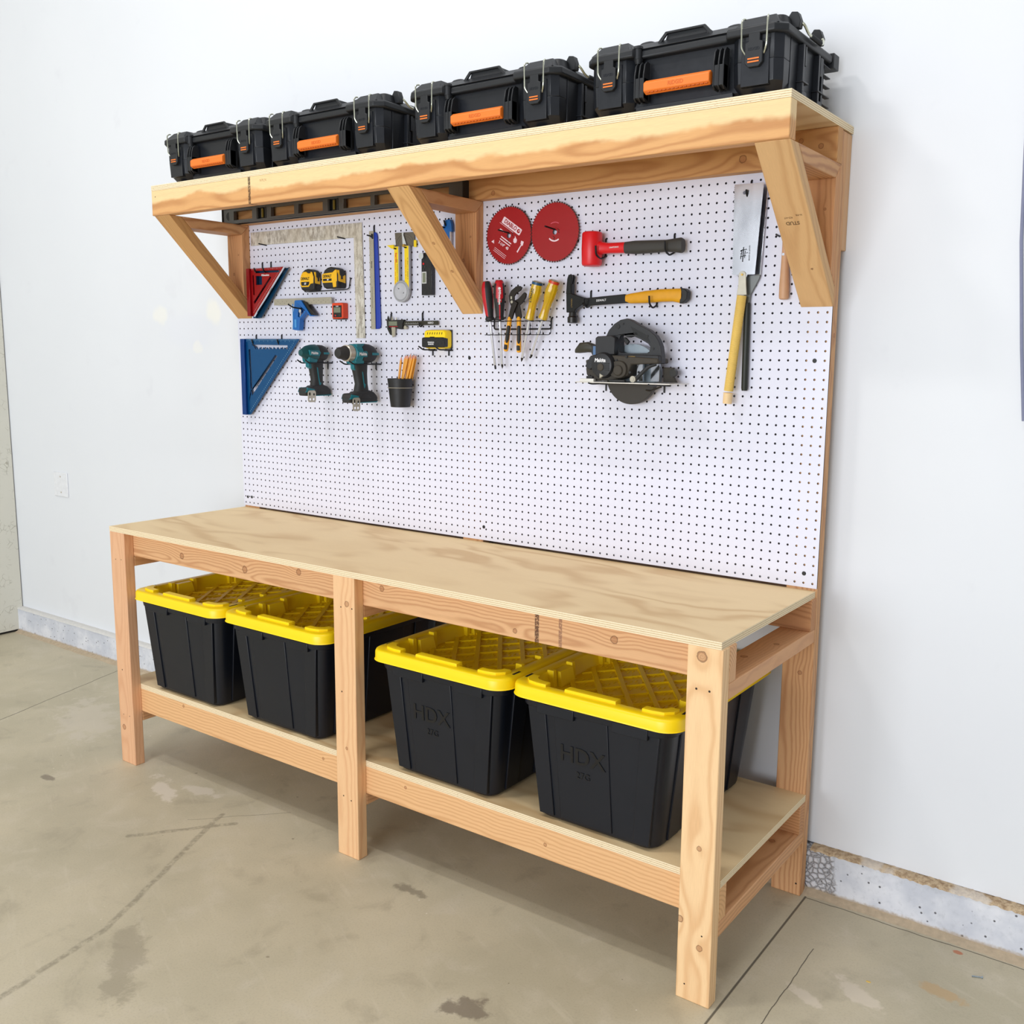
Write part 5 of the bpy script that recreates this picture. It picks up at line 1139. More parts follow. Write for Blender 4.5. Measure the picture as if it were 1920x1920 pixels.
part(MB().shape([(79.1, 68.45), (79.6, 68.4), (79.97, 68.04), (79.91, 67.22), (79.5, 66.85), (79.0, 66.72), (79.05, 67.2), (79.25, 67.6)], -1.6, -.6, 'y'), 'grip_end', M_rub, t, .12, 3, label='black grip end')
text('DEWALT', .34, M_white, t, (68.6, -1.36, 67.35), (90, -3, 0), .004, bold=.004)
text('DEWALT', .26, simple('print_gold', (150, 120, 50), .5), hd, (64.5, -1.51, 67.1), (90, 90, 0), .004)

# ---- screwdrivers and pliers in the wire rack
rk = thing('tool_rack', 'black wire rack of loops hooked to the pegboard holding screwdrivers', 'tool rack', (56.5, -1, 64.2))
rm = MB().tube([(52.0, .05, 65.56), (52.0, -.5, 65.4), (52.0, -.55, 64.1), (60.9, -.55, 64.1), (60.9, -.5, 65.4), (60.9, .05, 65.56)], .1)
part(rm, 'rail', M_black, rk)
for i in range(6):
    x = 51.95+i*1.58
    part(MB().tube([(x-.0, -.55, 65.05), (x-.25, -1.2, 65.05), (x-.2, -2.3, 65.05), (x+.95, -2.3, 65.05), (x+1.1, -.9, 65.05), (x+1.1, -.65, 64.9), (x+1.1, -.65, 63.5), (x+1.1, -1.2, 63.35), (x+.95, -2.3, 63.35), (x-.2, -2.3, 63.35), (x-.3, -1.0, 63.35)], .048), 'loop', M_black, rk)
M_shaft = simple('shaft_bright', (222, 224, 232), .22, .6, var=.03)
def sdriver(label, top, mid, tip, hl, prof, m_main, kind, extra):
    """top -> mid = handle axis, mid -> tip = shaft"""
    a, b, c = Vector(top), Vector(mid), Vector(tip); d = (a-b).normalized(); L = (a-b).length
    t = thing('screwdriver', label, 'screwdriver', b)
    h = part(MB().lathe([(r, f*L) for f, r in prof], b, d, 24 if kind else 12), 'handle', m_main, t, smooth=40 if kind else 20)
    part(MB().lathe([(.2, 0), (.2, .5)], b-d*.12, d, 12), 'ferrule', M_dsteel, t) if kind else None
    part(MB().lathe([(.0, 0), (.17, 0), (.17, (b-c).length-.6), (.14 if 'flat' in label else .15, (b-c).length-.55)], b, c-b, 12), 'shaft', M_shaft, t)
    e = (c-b).normalized(); s0 = b+e*((b-c).length-.6)
    if 'flat' in label: part(MB().lathe([(.16, 0), (.22, .35), (.18, .6)], s0, e, 12, ell=(.25, 1), up=(0, 1, 0)), 'tip', M_dsteel, t)
    else: part(MB().lathe([(.15, 0), (.19, .12), (.17, .3), (.03, .6)], s0, e, 4), 'tip', M_dsteel, t)
    part(MB().lathe([(.48, 0), (.52, .03), (.46, .09), (.1, .11)], a, d, 20), 'cap', M_chrome if kind else M_steel, t)
    return t, a, b, d, L
prof_m = [(0, .46), (.02, .60), (.06, .60), (.10, .50), (.3, .60), (.6, .74), (.85, .70), (.97, .54), (1, .46)]
red = simple('screwdriver_red', (196, 14, 32), .4, var=.05)
def two_tone(t, isred):
    """colour the handle's faces red or black by height fraction and angle from the panel side"""
    h = [c for c in t.children if c.name.startswith('handle')][0]; me = h.data; me.materials.append(red)
    zs = [v.co.z for v in me.vertices]; z0, z1 = min(zs), max(zs); cx = {}
    for p in me.polygons:
        c = p.center; f = (c.z-z0)/(z1-z0); ax = h_axis(me, f, z0, z1)
        ang = math.degrees(math.atan2(c.y-ax[1], c.x-ax[0]))+52
        ang = (ang+180) % 360-180
        p.material_index = 1 if isred(f, ang) else 0
def h_axis(me, f, z0, z1):
    lo = [v.co for v in me.vertices if v.co.z < z0+(z1-z0)*.12]; hi = [v.co for v in me.vertices if v.co.z > z1-(z1-z0)*.12]
    A = sum((Vector(q) for q in lo), Vector())/len(lo); B = sum((Vector(q) for q in hi), Vector())/len(hi); q = A.lerp(B, f); return q.x, q.y
HP = lambda: [(r_, f_) for f_, r_ in prof_m]
def dense(prof, k=6):
    out = []
    for (f0, r0), (f1, r1) in zip(prof, prof[1:]):
        for i in range(k): out.append((f0+(f1-f0)*i/k, r0+(r1-r0)*i/k))
    return out+[prof[-1]]
t, a, b, d, L = sdriver('red and black screwdriver with flat tip, leftmost in the wire rack', (51.75, -1.9, 70.0), (52.25, -1.75, 65.15), (52.75, -1.2, 59.0), 5, dense(prof_m), M_rub, 1, None)
two_tone(t, lambda f, g: f > .12 and (g < -24 or g > 46+ (1-f)*20) and abs(g) < 150)
t, a, b, d, L = sdriver('red and black screwdriver with cross tip, second in the wire rack', (53.8, -1.9, 70.1), (53.82, -1.75, 65.2), (53.85, -1.2, 59.1), 5, dense(prof_m), M_rub, 1, None)
two_tone(t, lambda f, g: (f > .42 and abs(g) < 34-(max(0, .6-f))*110) or (f > .92 and abs(g) < 70) or (.02 < f <= .45 and abs(g) < 6))
vx, vy = .616, -.788
q = a-d*1.0; part(MB().cyl((q.x+vx*.66, q.y+vy*.66, q.z), (q.x+vx*.72, q.y+vy*.72, q.z), .17, n=16), 'tip_symbol', M_white, t, label='white round mark')
q = a-d*2.1; text('Milwaukee', .42, M_white, t, (q.x+vx*.765, q.y+vy*.765, q.z), Matrix(((0, 0, -1), (vy*-1*-1, -vx*-1*-1, 0), (vx, vy, 0))).transposed().to_euler() if False else (90, 90, 38), .01, bold=.012)
M_clear = simple('amber_clear', (238, 190, 20), .14, var=.1, scale=20)
def mat_amber():
    g = G('amber_plastic'); g.out(lin(240, 196, 12), .12, 0, .6); g.b.inputs['Transmission Weight'].default_value = .45; g.b.inputs['IOR'].default_value = 1.45
    n = g.noise(g.obj(), 30, 2); g.set(g.b.inputs['Base Color'], g.mix(n, lin(228, 170, 8), lin(252, 222, 40))); return g.m
M_clear = mat_amber()
prof_y = [(0, .50), (.02, .60), (.08, .56), (.25, .50), (.42, .53), (.58, .70), (.75, .76), (.9, .68), (1, .64)]
t, a, b, d, L = sdriver('clear yellow screwdriver with blue end ring and cross tip', (59.75, -1.9, 69.75), (58.45, -1.75, 65.2), (56.85, -1.2, 60.0), 5, prof_y, M_clear, 0, None)
part(MB().lathe([(.69, 0), (.67, .32)], a-d*.34, d, 24), 'end_ring', simple('ring_blue', (20, 74, 110), .4), t, label='blue end ring')
ln = MB()
for i in range(6):
    q = 2*PI*i/6
    u = Vector((math.cos(q)*.63, math.sin(q)*.63, 0)); ln.tube([b+d*(.1*L)+u*.82, b+d*(.4*L)+u*.82, b+d*(.62*L)+u*1.12, b+d*(.88*L)+u*1.1], .03, 6, smooth=False)
part(ln, 'flute_ridges', simple('amber_edge', (196, 130, 6), .2), t)
text('DEWALT', .5, M_bprint, t, (59.25, -2.62, 68.1), (90, 106, 0), .006, bold=.012, sx=.85)
t, a, b, d, L = sdriver('clear yellow screwdriver with red end ring, rightmost in the wire rack', (62.25, -1.9, 69.8), (60.45, -1.75, 65.25), (58.27, -1.2, 60.45), 5, prof_y, M_clear, 0, None)
part(MB().lathe([(.69, 0), (.67, .32)], a-d*.34, d, 24), 'end_ring', simple('ring_red', (206, 60, 20), .4), t, label='red end ring')
ln = MB()
for i in range(6):
    q = 2*PI*i/6
    u = Vector((math.cos(q)*.63, math.sin(q)*.63, 0)); ln.tube([b+d*(.1*L)+u*.82, b+d*(.4*L)+u*.82, b+d*(.62*L)+u*1.12, b+d*(.88*L)+u*1.1], .03, 6, smooth=False)
part(ln, 'flute_ridges', simple('amber_edge', (196, 130, 6), .2), t)
t = thing('pliers', 'open slip joint pliers with black and yellow handles in the wire rack', 'pliers', (55.9, -1.8, 67))
M_pl = simple('plier_black', (44, 38, 34), .4, .5)
part(MB().shape([(57.4, 69.15), (57.1, 69.35), (56.5, 69.3), (55.75, 68.8), (55.4, 68.2), (55.5, 67.5), (55.75, 66.9), (55.3, 65.4), (55.9, 65.3), (56.35, 66.5), (56.75, 67.3), (56.2, 67.6), (56.2, 68.1), (56.6, 68.5), (57.2, 68.8)], -2.05, -1.75, 'y'), 'upper_jaw', M_pl, t, .05, 2)
part(MB().shape([(57.9, 68.35), (57.75, 68.55), (57.5, 68.5), (56.7, 67.8), (56.1, 67.6), (55.7, 67.3), (56.0, 66.7), (56.4, 65.4), (57.15, 65.4), (57.15, 65.8), (56.85, 67.0), (57.3, 67.3), (57.8, 67.9)], -1.8, -1.5, 'y'), 'lower_jaw', M_pl, t, .05, 2)
part(MB().cyl((55.92, -2.1, 67.42), (55.92, -1.45, 67.42), .2, n=6), 'pivot_bolt', M_steel, t, label='silver pivot bolt')
part(MB().box(55.72, 55.95, -2.07, -2.04, 67.75, 68.1), 'index_window', M_steel, t)
def phandle(p0, p1, w):
    a, b = Vector(p0), Vector(p1); d = (b-a).normalized(); L = (b-a).length
    h = part(MB().lathe([(w*.6, 0), (w, .2), (w*.95, L*.5), (w*1.1, L*.85), (w, L-.1), (w*.6, L)], a, b-a, 18), 'handle', simple('plier_yellow', (240, 168, 24), .45), t, label='yellow handle')
    q = a+d*L*.25
    part(MB().lathe([(w*.6, 0), (w*.8, .2), (w*.85, L*.4), (w*.6, L*.5)], q+Vector((.07, -.13, 0)), d, 14), 'grip_inset', M_rub, h, label='black grip inset')
    part(MB().lathe([(w*.6, 0), (w*.9, .1), (w*.9, L*.14), (w*.6, L*.16)], a+d*L*.79+Vector((.02, -.11, 0)), d, 14), 'grip_inset', M_rub, h, label='black grip inset')
phandle((55.55, -1.9, 65.6), (54.6, -1.5, 61.3), .29); phandle((56.8, -1.7, 65.6), (56.6, -1.4, 61.15), .29)

# ---- circular saw
t = thing('circular_saw', 'black dusty cordless circular saw with silver base plate resting on two prongs', 'circular saw', (73, -2.5, 58))
M_pb = simple('plate_bright', (226, 224, 218), .3, .35, var=.06); M_dust = simple('dusty_black', (60, 54, 45), .7, var=.45, scale=30); M_sawb = simple('saw_black', (34, 35, 38), .5, var=.15)
bp_ = part(MB().box(67.5, 79.9, -5.0, -.5, 57.72, 57.84), 'base_plate', M_pb, t, .04, 2, label='bright metal base plate')
part(MB().box(68.1, 70.0, -5.0, -4.5, 57.84, 58.2), 'plate_bracket', M_pb, t, .03, 1)
# handle loop
outer = [(70.6, 63.05), (71.0, 63.8), (71.7, 64.5), (72.5, 64.95), (73.35, 65.1), (73.9, 64.92), (75.0, 64.34), (76.3, 63.75), (77.1, 63.15), (77.55, 62.5), (77.8, 61.9), (77.97, 60.9), (77.97, 60.04), (76.4, 60.0), (74.0, 60.1), (72.4, 60.2), (70.9, 60.6)]
inner = [(72.4, 61.4), (72.25, 62.4), (72.55, 63.15), (72.9, 63.3), (73.5, 62.95), (73.9, 63.05), (74.3, 63.1), (75.2, 62.75), (76.2, 62.25), (76.5, 61.9), (76.4, 61.4), (76.1, 61.2), (74, 61.15), (72.8, 61.2)]
part(MB().shape(outer, -3.45, -2.5, 'y', holes=[inner]), 'handle', M_sawb, t, .16, 3)
rb = MB()
for i in range(5): rb.shape([(73.9+i*.1, 64.1-i*.18), (76.1+i*.08, 63.05-i*.17), (76.13+i*.08, 63.11-i*.17), (73.93+i*.1, 64.16-i*.18)], -3.5, -3.4, 'y')
part(rb, 'grip_ribs', M_rub, t)
for x, z, r in ((72.2, 64.2, .28), (72.9, 64.5, .12), (76.1, 63.1, .13), (76.9, 61.7, .13)): part(MB().cyl((x, -3.52, z), (x, -3.4, z), r, n=16), 'screw' if r < .2 else 'lock_button', M_rub, t)
part(MB().shape([(72.95, 63.0), (73.5, 62.5), (73.2, 62.1), (72.95, 62.4), (72.7, 62.95)], -3.1, -2.7, 'y'), 'trigger', M_rub, t, .05, 2)
part(MB().shape([(69.7, 62.9), (70.0, 63.08), (71.8, 63.15), (72.35, 62.9), (72.3, 61.0), (69.75, 60.9)], -4.3, -2.0, 'y'), 'battery_mount', M_sawb, t, .1, 2)
part(MB().shape([(68.9, 62.1), (69.75, 62.1), (69.75, 60.5), (69.2, 60.5), (68.85, 61.2)], -3.8, -2.2, 'y'), 'mount_bracket', M_sawb, t, .05, 1)
part(MB().box(69.15, 69.62, -3.85, -3.75, 60.8, 61.95), 'blue_panel', simple('panel_steel_blue', (86, 118, 158), .4), t, label='steel blue panel')
part(MB().loft([(-3.0, 61.4, 66.2, .2, .25), (-3.0, 61.75, 66.9, .55, .62), (-3.0, 61.85, 68.0, .6, .62), (-3.0, 61.7, 68.8, .5, .5), (-3.0, 61.4, 69.3, .4, .35)], 'x', 20, 2.5), 'dust_nozzle', simple('nozzle_olive', (52, 50, 40), .5), t, label='olive black dust nozzle')
# motor and gear housing
part(MB().lathe([(.9, 0), (1.35, .12), (1.5, .5), (1.55, 2.2)], (70.95, -5.0, 59.75), (0, 1, 0), 32), 'motor_housing', M_sawb, t)
part(MB().shape([(68.4, 59.3), (68.5, 60.0), (69.2, 60.9), (70.3, 61.1), (72.6, 60.9), (77.9, 60.6), (77.97, 60.05), (74.5, 59.9), (74.0, 58.6), (72.0, 58.0), (69.6, 57.95), (68.5, 58.6)], -4.2, -1.6, 'y'), 'gear_housing', M_dust, t, .15, 2, label='dust covered gear housing')
part(MB().shape([(68.6, 59.6), (69.35, 60.85), (71.6, 60.95), (72.1, 60.2), (72.0, 59.95), (70.2, 59.9), (69.3, 59.2)], -4.75, -4.0, 'y'), 'name_cover', M_sawb, t, .1, 2)
text('Makita', .58, M_white, t, (70.85, -5.03, 60.32), (90, 0, 0), .01, bold=.022, sx=.95, shear=.12)
vn = MB()
for i in range(5):
    z = 59.95-i*.2; vn.box(69.75, 70.4, -5.03, -4.95, z, z+.1); vn.box(71.45, 72.05, -5.03, -4.95, z-.02, z+.08)
part(vn, 'vents', M_bprint, t)
part(MB().lathe([(.36, 0), (.42, .05), (.42, .2)], (70.95, -5.15, 59.55), (0, 1, 0), 20), 'motor_cap', M_dust, t)
part(MB().lathe([(.3, 0), (.36, .1), (.36, .5)], (71.0, -5.05, 58.55), (0, 1, 0), 3), 'front_foot', M_steel, t)
for (x, z) in ((72.6, 60.35), (74.4, 59.0), (69.0, 58.5), (73.9, 60.75), (70.0, 60.7)): part(MB().cyl((x, -4.3, z), (x, -4.15, z), .16, n=6).cyl((x, -4.32, z), (x, -4.1, z), .1, n=12), 'screw', M_rub, t)
part(MB().loft([(72.9, 59.3, -4.5, 1.1, .95), (72.9, 59.3, -4.1, 1.2, 1.05)], 'y', 28, 2.3).lathe([(.5, 0), (.6, .1), (.6, .4)], (73.0, -4.75, 59.2), (0, 1, 0), 24), 'gear_cover', M_dust, t, .04, 2)
part(MB().box(68.6, 69.5, -4.4, -2.2, 57.9, 58.5).box(71.8, 73.9, -4.6, -4.2, 57.9, 58.15), 'lower_block', M_rub, t, .05, 1)
part(MB().shape([(72.6, 61.0), (77.9, 60.95), (77.95, 60.0), (74.9, 60.0), (72.6, 60.4)], -4.0, -2.3, 'y'), 'rear_housing', M_sawb, t, .12, 2)
part(MB().box(73.9, 75.6, -4.05, -3.95, 60.2, 60.55).box(72.9, 73.6, -4.05, -3.95, 60.1, 60.6), 'battery_slot', M_bprint, t)
part(MB().box(73.0, 74.9, -4.06, -4.0, 60.78, 60.84), 'scale_print', simple('print_gold', (150, 120, 50), .5), t)
part(MB().tube([(77.4, -3.6, 60.0), (76.6, -3.9, 59.7), (75.7, -4.1, 58.8), (75.0, -4.1, 58.1)], .22, 12), 'depth_arm', M_rub, t)
part(MB().cyl((74.9, -4.5, 58.25), (74.9, -3.9, 58.25), .36, n=20).cyl((74.9, -4.55, 58.25), (74.9, -4.45, 58.25), .2, n=6), 'pivot_bolt', M_steel, t)
part(MB().box(74.7, 75.5, -3.2, -2.9, 58.0, 60.1).box(76.2, 77.3, -2.6, -2.4, 58.0, 60.0), 'depth_gauge', M_chrome, t, .02, 1, label='bright metal depth gauge')
part(MB().shape([(77.3, 57.9), (77.2, 59.6), (78.6, 59.6), (78.4, 58.8), (79.0, 57.9)], -1.6, -1.2, 'y'), 'rear_bracket', M_dust, t, .05, 1)
part(MB().lathe([(.42, 0), (.42, .5)], (78.7, -2.0, 59.0), (0, 1, 0), 18), 'bevel_knob', simple('knob_dark', (48, 46, 42), .45, .4), t)
part(MB().shape([(67.8, 60.3), (68.3, 60.45), (68.6, 59.2), (68.45, 58.6), (68.2, 58.6), (68.0, 59.2)], -3.3, -2.5, 'y'), 'front_lever', simple('nozzle_olive', (52, 50, 40), .5), t, .08, 2)
part(MB().shape([(68.3, 57.9), (68.5, 59.3), (69.2, 59.5), (69.3, 57.9)], -2.6, -1.8, 'y'), 'front_casting', M_steel, t, .05, 1)
part(MB().shape(circ(73.4, 58.75, 3.5, 30, a0=-14, a1=194), -1.95, -1.1, 'y'), 'upper_guard', simple('guard_grey_blue', (158, 170, 178), .4, .3), t, label='pale grey upper blade guard')
gd = circ(73.2, 58.6, 3.35, 30, a0=195, a1=345)
part(MB().shape(gd+[(76.2, 58.4), (70.2, 58.4)], -1.9, -1.2, 'y'), 'lower_guard', simple('guard_dusty', (52, 48, 43), .6, var=.3, scale=12), t, .06, 2, label='dusty dark lower blade guard')
part(MB().tube([(74.9, -1.7, 57.0), (76.0, -2.1, 56.9), (77.5, -2.4, 57.4)], .1), 'guard_lever', M_dsteel, t)

# ---- Japanese pull saw, a second saw behind it, and a wooden-handled tool under the brace
def mat_blade():
    g = G('polished_saw_plate'); n = g.noise(g.V('MULTIPLY', g.obj(), (1, 1, .3)), 30, 3); g.out(g.mix(n, lin(198, 200, 206), lin(214, 216, 220)), g.M('MULTIPLY_ADD', n, .12, .16), .95); return g.m
M_plate2 = mat_blade()
t = thing('pull_saw', 'wide bladed pull saw with straw wrapped handle hanging point up', 'hand saw', (86.5, -1.2, 69))
pts = [(85.25, 69.65), (85.2, 69.7)]
for i in range(44):
    z = 69.8+i*.21; x = 85.2-(z-69.8)*.02; pts += [(x-.07, z+.02), (x+.02, z+.12)]
pts += [(85.0, 79.13), (88.32, 79.07), (87.75, 69.65), (86.9, 69.65), (86.75, 69.1), (86.0, 69.1), (85.9, 69.65)]
part(MB().shape(pts, -1.32, -1.27, 'y', holes=[circ(86.2, 78.2, .2, 14)]), 'blade', M_plate2, t, label='wide polished blade with fine teeth')
part(MB().shape(circ(86.36, 69.6, .42, 10, a0=0, a1=180)+[(85.95, 68.6), (85.8, 67.5), (86.95, 67.5), (86.85, 68.6)], -1.42, -1.3, 'y'), 'tang', M_steel, t, .02, 1)
part(MB().cyl((86.36, -1.5, 69.65), (86.36, -1.4, 69.65), .12, n=12), 'rivet', simple('brass', (196, 160, 84), .3, .9), t)
hw = MB(); n = 96; prof = []
for i in range(n): z = i*.108; prof += [(.50, z), (.55, z+.03), (.55, z+.08), (.50, z+.105)]
hw.lathe(prof, (86.38, -1.35, 67.45), (-.105, 0, -1), 20, ell=(1, .95)); part(hw, 'wrapped_handle', simple('straw_wrap', (236, 204, 112), .6, var=.1), t, label='straw coloured cord wrap')
part(MB().lathe([(.56, 0), (.52, .05), (.50, 1.2)], (85.26, -1.35, 56.95), (-.05, 0, -1), 20), 'handle_end', M_pale, t, label='pale wooden end')
k = MB(); st = lambda x0, z0, x1, z1, w=.035: k.shape([(x0, z0-w), (x1, z1-w), (x1, z1+w), (x0, z0+w)] if abs(x1-x0) > abs(z1-z0) else [(x0-w, z0), (x0+w, z0), (x1+w, z1), (x1-w, z1)], -1.335, -1.32, 'y')
for dx in (0, .0):
    st(86.3, 71.0, 86.35, 72.55, .05); st(86.0, 72.2, 86.75, 72.3); st(86.0, 71.85, 86.2, 71.9); st(86.0, 71.55, 86.65, 71.65); st(86.05, 71.3, 86.2, 72.3); st(86.5, 71.4, 86.55, 72.15); st(86.65, 71.9, 86.85, 71.95); st(86.0, 72.1, 86.15, 72.15)
part(k, 'brush_logo', M_bprint, t, label='black brush written mark')
text('MADE IN JAPAN', .22, M_bprint, t, (87.05, -1.33, 71.9), (90, -90, 0), .003, bold=.004)
t = thing('back_saw', 'steel spined saw with dark slim handle hanging behind the wrapped one', 'hand saw', (87.6, -.5, 70))
part(MB().shape([(88.5, 79.0), (87.8, 79.0), (87.4, 69.6), (88.1, 69.6)], -.6, -.42, 'y'), 'spine', M_chrome, t, .05, 2, label='bright rounded spine')
part(MB().shape([(87.6, 79.0), (85.4, 79.0), (85.5, 69.7), (87.4, 69.7)], -.5, -.46, 'y'), 'blade', M_plate2, t)
part(MB().shape([(85.5, 69.6), (88.1, 69.6), (87.95, 69.15), (87.1, 67.6), (87.0, 66.6), (86.4, 66.6), (86.3, 67.8), (85.8, 69.1)], -.62, -.4, 'y'), 'collar', simple('collar_grey', (112, 114, 112), .4, .7), t, .03, 1)
part(MB().lathe([(.33, 0), (.36, .2), (.36, 9.2), (.3, 9.5)], (86.75, -.62, 66.7), (.01, 0, -1), 18), 'handle', simple('handle_dark_green', (30, 34, 26), .5), t, label='dark handle')
t = thing('awl', 'pale wooden handle of a tool hanging behind the right brace', 'hand tool', (90.9, -.7, 68))
part(MB().lathe([(.35, 0), (.5, .1), (.53, .4), (.52, 1.5), (.42, 3.5), (.36, 5.0), (.34, 6.2)], (90.9, -.75, 66.95), (-.015, 0, 1), 20), 'handle', simple('beech', (206, 160, 122), .5, var=.08), t)
part(MB().cyl((90.75, -1.15, 71.6), (90.75, -1.0, 71.6), .14, n=12), 'rivet', M_chrome, t)
part(MB().box(90.55, 91.0, -.78, -.72, 72.9, 77.2), 'blade', M_plate2, t)

# ---- long grey box level lying on the bracket arms
t = thing('box_level', 'long dark grey box level lying on the bracket arms under the shelf', 'spirit level', (25, -2.4, zb))
M_lev = simple('level_grey', (98, 98, 98), .4, .5, var=.06)
x0, x1 = .55, 48.6; z0 = zb+.02; z1 = z0+2.4
wins = [(3.1, 7.4), (11.7, 16.8), (17.7, 22.8), (27.0, 32.2), (33.0, 38.1), (42.0, 46.2)]
vial = [(8.5, 10.7), (23.9, 26.0), (39.0, 41.1)]
hl = [[(a, z0+.55), (b, z0+.55), (b, z1-.55), (a, z1-.55)] for a, b in wins]+[[(a, z0+.4), (b, z0+.4), (b, z1-.4), (a, z1-.4)] for a, b in vial]
m = MB().shape([(x0, z0), (x1, z0), (x1, z1), (x0, z1)], -2.72, -2.1, 'y', holes=hl)
m.box(x0, x1, -2.85, -1.75, z0, z0+.16).box(x0, x1, -2.85, -1.75, z1-.16, z1)
part(m, 'frame', M_lev, t, .03, 1)
for a, b in vial:
    vb = part(MB().box(a, a+.35, -2.76, -2.0, z0+.4, z1-.4).box(b-.35, b, -2.76, -2.0, z0+.4, z1-.4).box(a, b, -2.3, -2.0, z0+.4, z1-.4), 'vial_block', M_rub, t)
    part(MB().cyl(((a+b)/2, -2.5, z0+.55), ((a+b)/2, -2.5, z1-.55), .2, n=14), 'vial', simple('vial_amber', (118, 102, 44), .2), vb, label='amber bubble vial')
for x in (x0-.12, x1): part(MB().box(x, x+.12, -2.88, -1.73, z0-.01, z1+.02), 'end_cap', M_rub, t)
part(MB().shape(circ(1.95, (z0+z1)/2, .62, 14, a0=90, a1=270), -2.74, -2.7, 'y'), 'hand_hole', M_bprint, t)

# ================================================================ peg hooks
def hook(pts, label, r=.11, grp='black steel peg hooks'):
    if True:
        o = part(MB().tube(pts, r), 'peg_hook', M_black, org=pts[0]); tag(o, label, 'peg hook', grp)
    return o
def jhook(x, z, drop, reach, up, label):
    hook([(x, .1, z), (x, PY-.12, z), (x, PY-.12, z-drop), (x, PY-.25-.45*reach, z-drop-.35), (x, PY-reach, z-drop+.1), (x, PY-reach-.12, z-drop+up)], label)
def peg(x, z, reach, label, tip=.12):
    hook([(x, .1, z), (x, PY-reach, z+tip)], label, .1)
def dprong(x, z, w, reach, label, tip=.42):
    t = thing('double_peg_hook', label, 'peg hook', (x, PY, z), 'black steel double prong hooks')
    for s in (-1, 1): part(MB().tube([(x+s*w, PY-.1, z), (x+s*w, PY-reach*.86, z-.02), (x+s*w, PY-reach, z+tip)], .1), 'prong', M_black, t)
    part(MB().box(x-w-.1, x+w+.1, PY-.2, PY, z-.1, z+.1), 'cross_bar', M_black, t, .04, 2)
    part(MB().tube([(x, PY-.1, z), (x, PY-.12, z-.75)], .09), 'stem', M_black, t)
Z = lambda z: holeZ(z)
jhook(4.5, Z(63.4), 1.2, .9, .5, 'short black hook at the upper left of the large blue square')
jhook(10.5, Z(63.4), 1.2, .9, .5, 'short black hook at the upper right of the large blue square')
jhook(6.5, Z(74.6), 1.4, 1.6, .5, 'black hook above the red square, left of two')
jhook(8.5, Z(74.6), 1.4, 1.6, .5, 'black hook above the red square, right of two')
peg(7.5, 77.1, 1.5, 'black peg under the long arm of the framing square, at its left')
peg(24.6, 77.1, 1.5, 'black peg in the inner corner of the framing square')
rodp = [(26.0, .1, 71.56), (25.75, -.4, 71.5), (25.5, -.45, 70.1), (25.3, -.9, 69.92), (16.9, -.9, 69.82), (16.6, -.9, 69.9)]
hook(rodp, 'black bent rod carrying the two tape measures', .07)
hook([(17.0, .1, 67.56), (16.6, -.3, 67.5), (16.4, -1.7, 67.35), (16.0, -2.8, 67.5), (15.6, -3.3, 67.95)], 'black hook through the head of the combination square')
jhook(30.5, 78.56, 1.5, .5, .3, 'black hook above the steel ruler')
peg(30.3, 77.02, 1.3, 'black peg through the hole of the steel ruler')
peg(35.2, 75.0, 1.1, 'black peg holding the left yellow arm of the protractor'); peg(37.1, 75.05, 1.1, 'black peg holding the right yellow arm of the protractor')
jhook(44.1, 78.56, .7, .9, .4, 'black hook at the top of the blue drill guide'); peg(43.9, 77.3, 1.6, 'black peg through the blue drill guide')
dprong(20.6, 59.4, .86, 5.2, 'long double prong hook carrying the impact driver'); dprong(30.5, 59.35, .92, 6.2, 'long double prong hook carrying the cordless drill')
hook([(33.65, .1, 66.5), (33.6, PY-.15, 66.4), (33.6, PY-.15, 65.6), (33.6, -.75, 64.35)], 'black hook at the left end of the caliper'); 
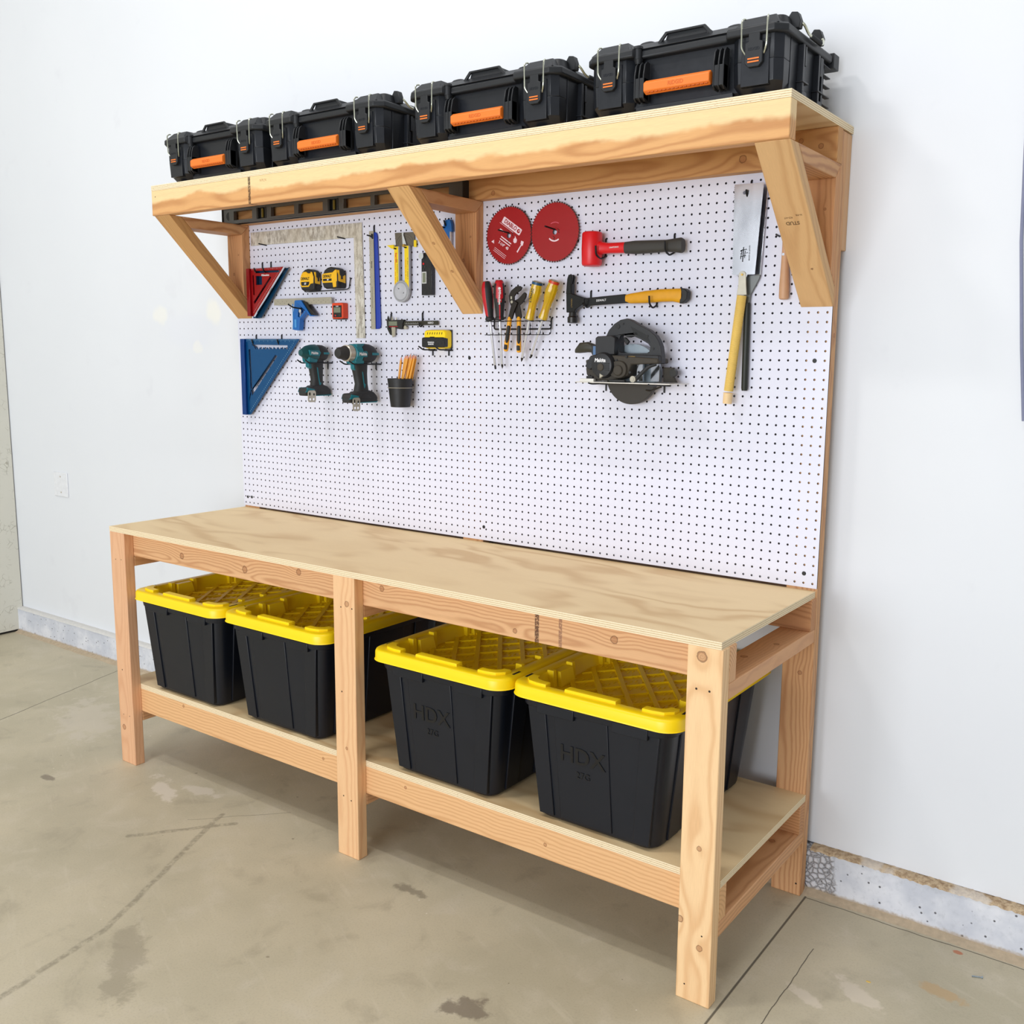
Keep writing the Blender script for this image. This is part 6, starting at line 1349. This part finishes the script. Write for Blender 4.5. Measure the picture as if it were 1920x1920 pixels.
hook([(39.5, .1, 66.5), (39.45, PY-.15, 66.4), (39.45, PY-.15, 64.9), (39.45, -.55, 64.55), (39.45, -.95, 64.6), (39.45, -1.0, 65.1)], 'black hook at the right end of the caliper')
for x, lb in ((41.25, 'black prong under the left half of the stud finder'), (44.1, 'black prong under the right half of the stud finder')):
    t = thing('prong_hook', lb, 'peg hook', (x, PY, 61.4), 'black prongs under the stud finder')
    part(MB().tube([(x+.3, PY-.1, 61.42), (x+.3, -2.6, 61.42), (x+.3, -3.5, 61.85)], .1), 'prong', M_black, t); part(MB().box(x-.7, x+.7, PY-.25, PY, 61.28, 61.48), 'cross_bar', M_black, t, .04, 2)
    part(MB().tube([(x, PY-.1, 61.4), (x, PY-.12, 60.65)], .1), 'stem', M_black, t)
peg(54.3, 76.0, 2.6, 'black peg through the left saw blade', .2); peg(61.3, 76.0, 2.5, 'black peg through the right saw blade', .2)
jhook(68.45, Z(74.6), 2.1, 2.3, 1.1, 'black hook at the neck of the red mallet'); jhook(77.5, Z(74.6), 2.1, 2.3, 1.1, 'black hook at the grip end of the red mallet')
jhook(66.5, Z(68.5), 1.7, 1.6, .7, 'black hook at the shank of the claw hammer'); jhook(75.5, Z(68.5), 1.9, 1.9, 1.0, 'black hook under the yellow hammer grip')
for x, lb in ((68.9, 'black prong under the front of the circular saw'), (76.8, 'black prong under the rear of the circular saw')):
    t = thing('prong_hook', lb, 'peg hook', (x, PY, 57.5), 'black prongs under the circular saw')
    part(MB().tube([(x+.5, PY-.1, 57.58), (x+.5, -4.4, 57.58), (x+.5, -5.1, 57.7)], .1), 'prong', M_black, t); part(MB().box(x-.8, x+.8, PY-.25, PY, 57.4, 57.6), 'cross_bar', M_black, t, .04, 2)
    part(MB().tube([(x, PY-.1, 57.5), (x, PY-.12, 56.65)], .1), 'stem', M_black, t)
jhook(86.5, 79.56, 1.6, 1.3, .5, 'black hook above the wide saw blade'); jhook(90.5, 77.56, .8, .9, .4, 'black hook behind the right brace')
peg(89.9, 73.54, 1.0, 'short black peg beside the right brace')
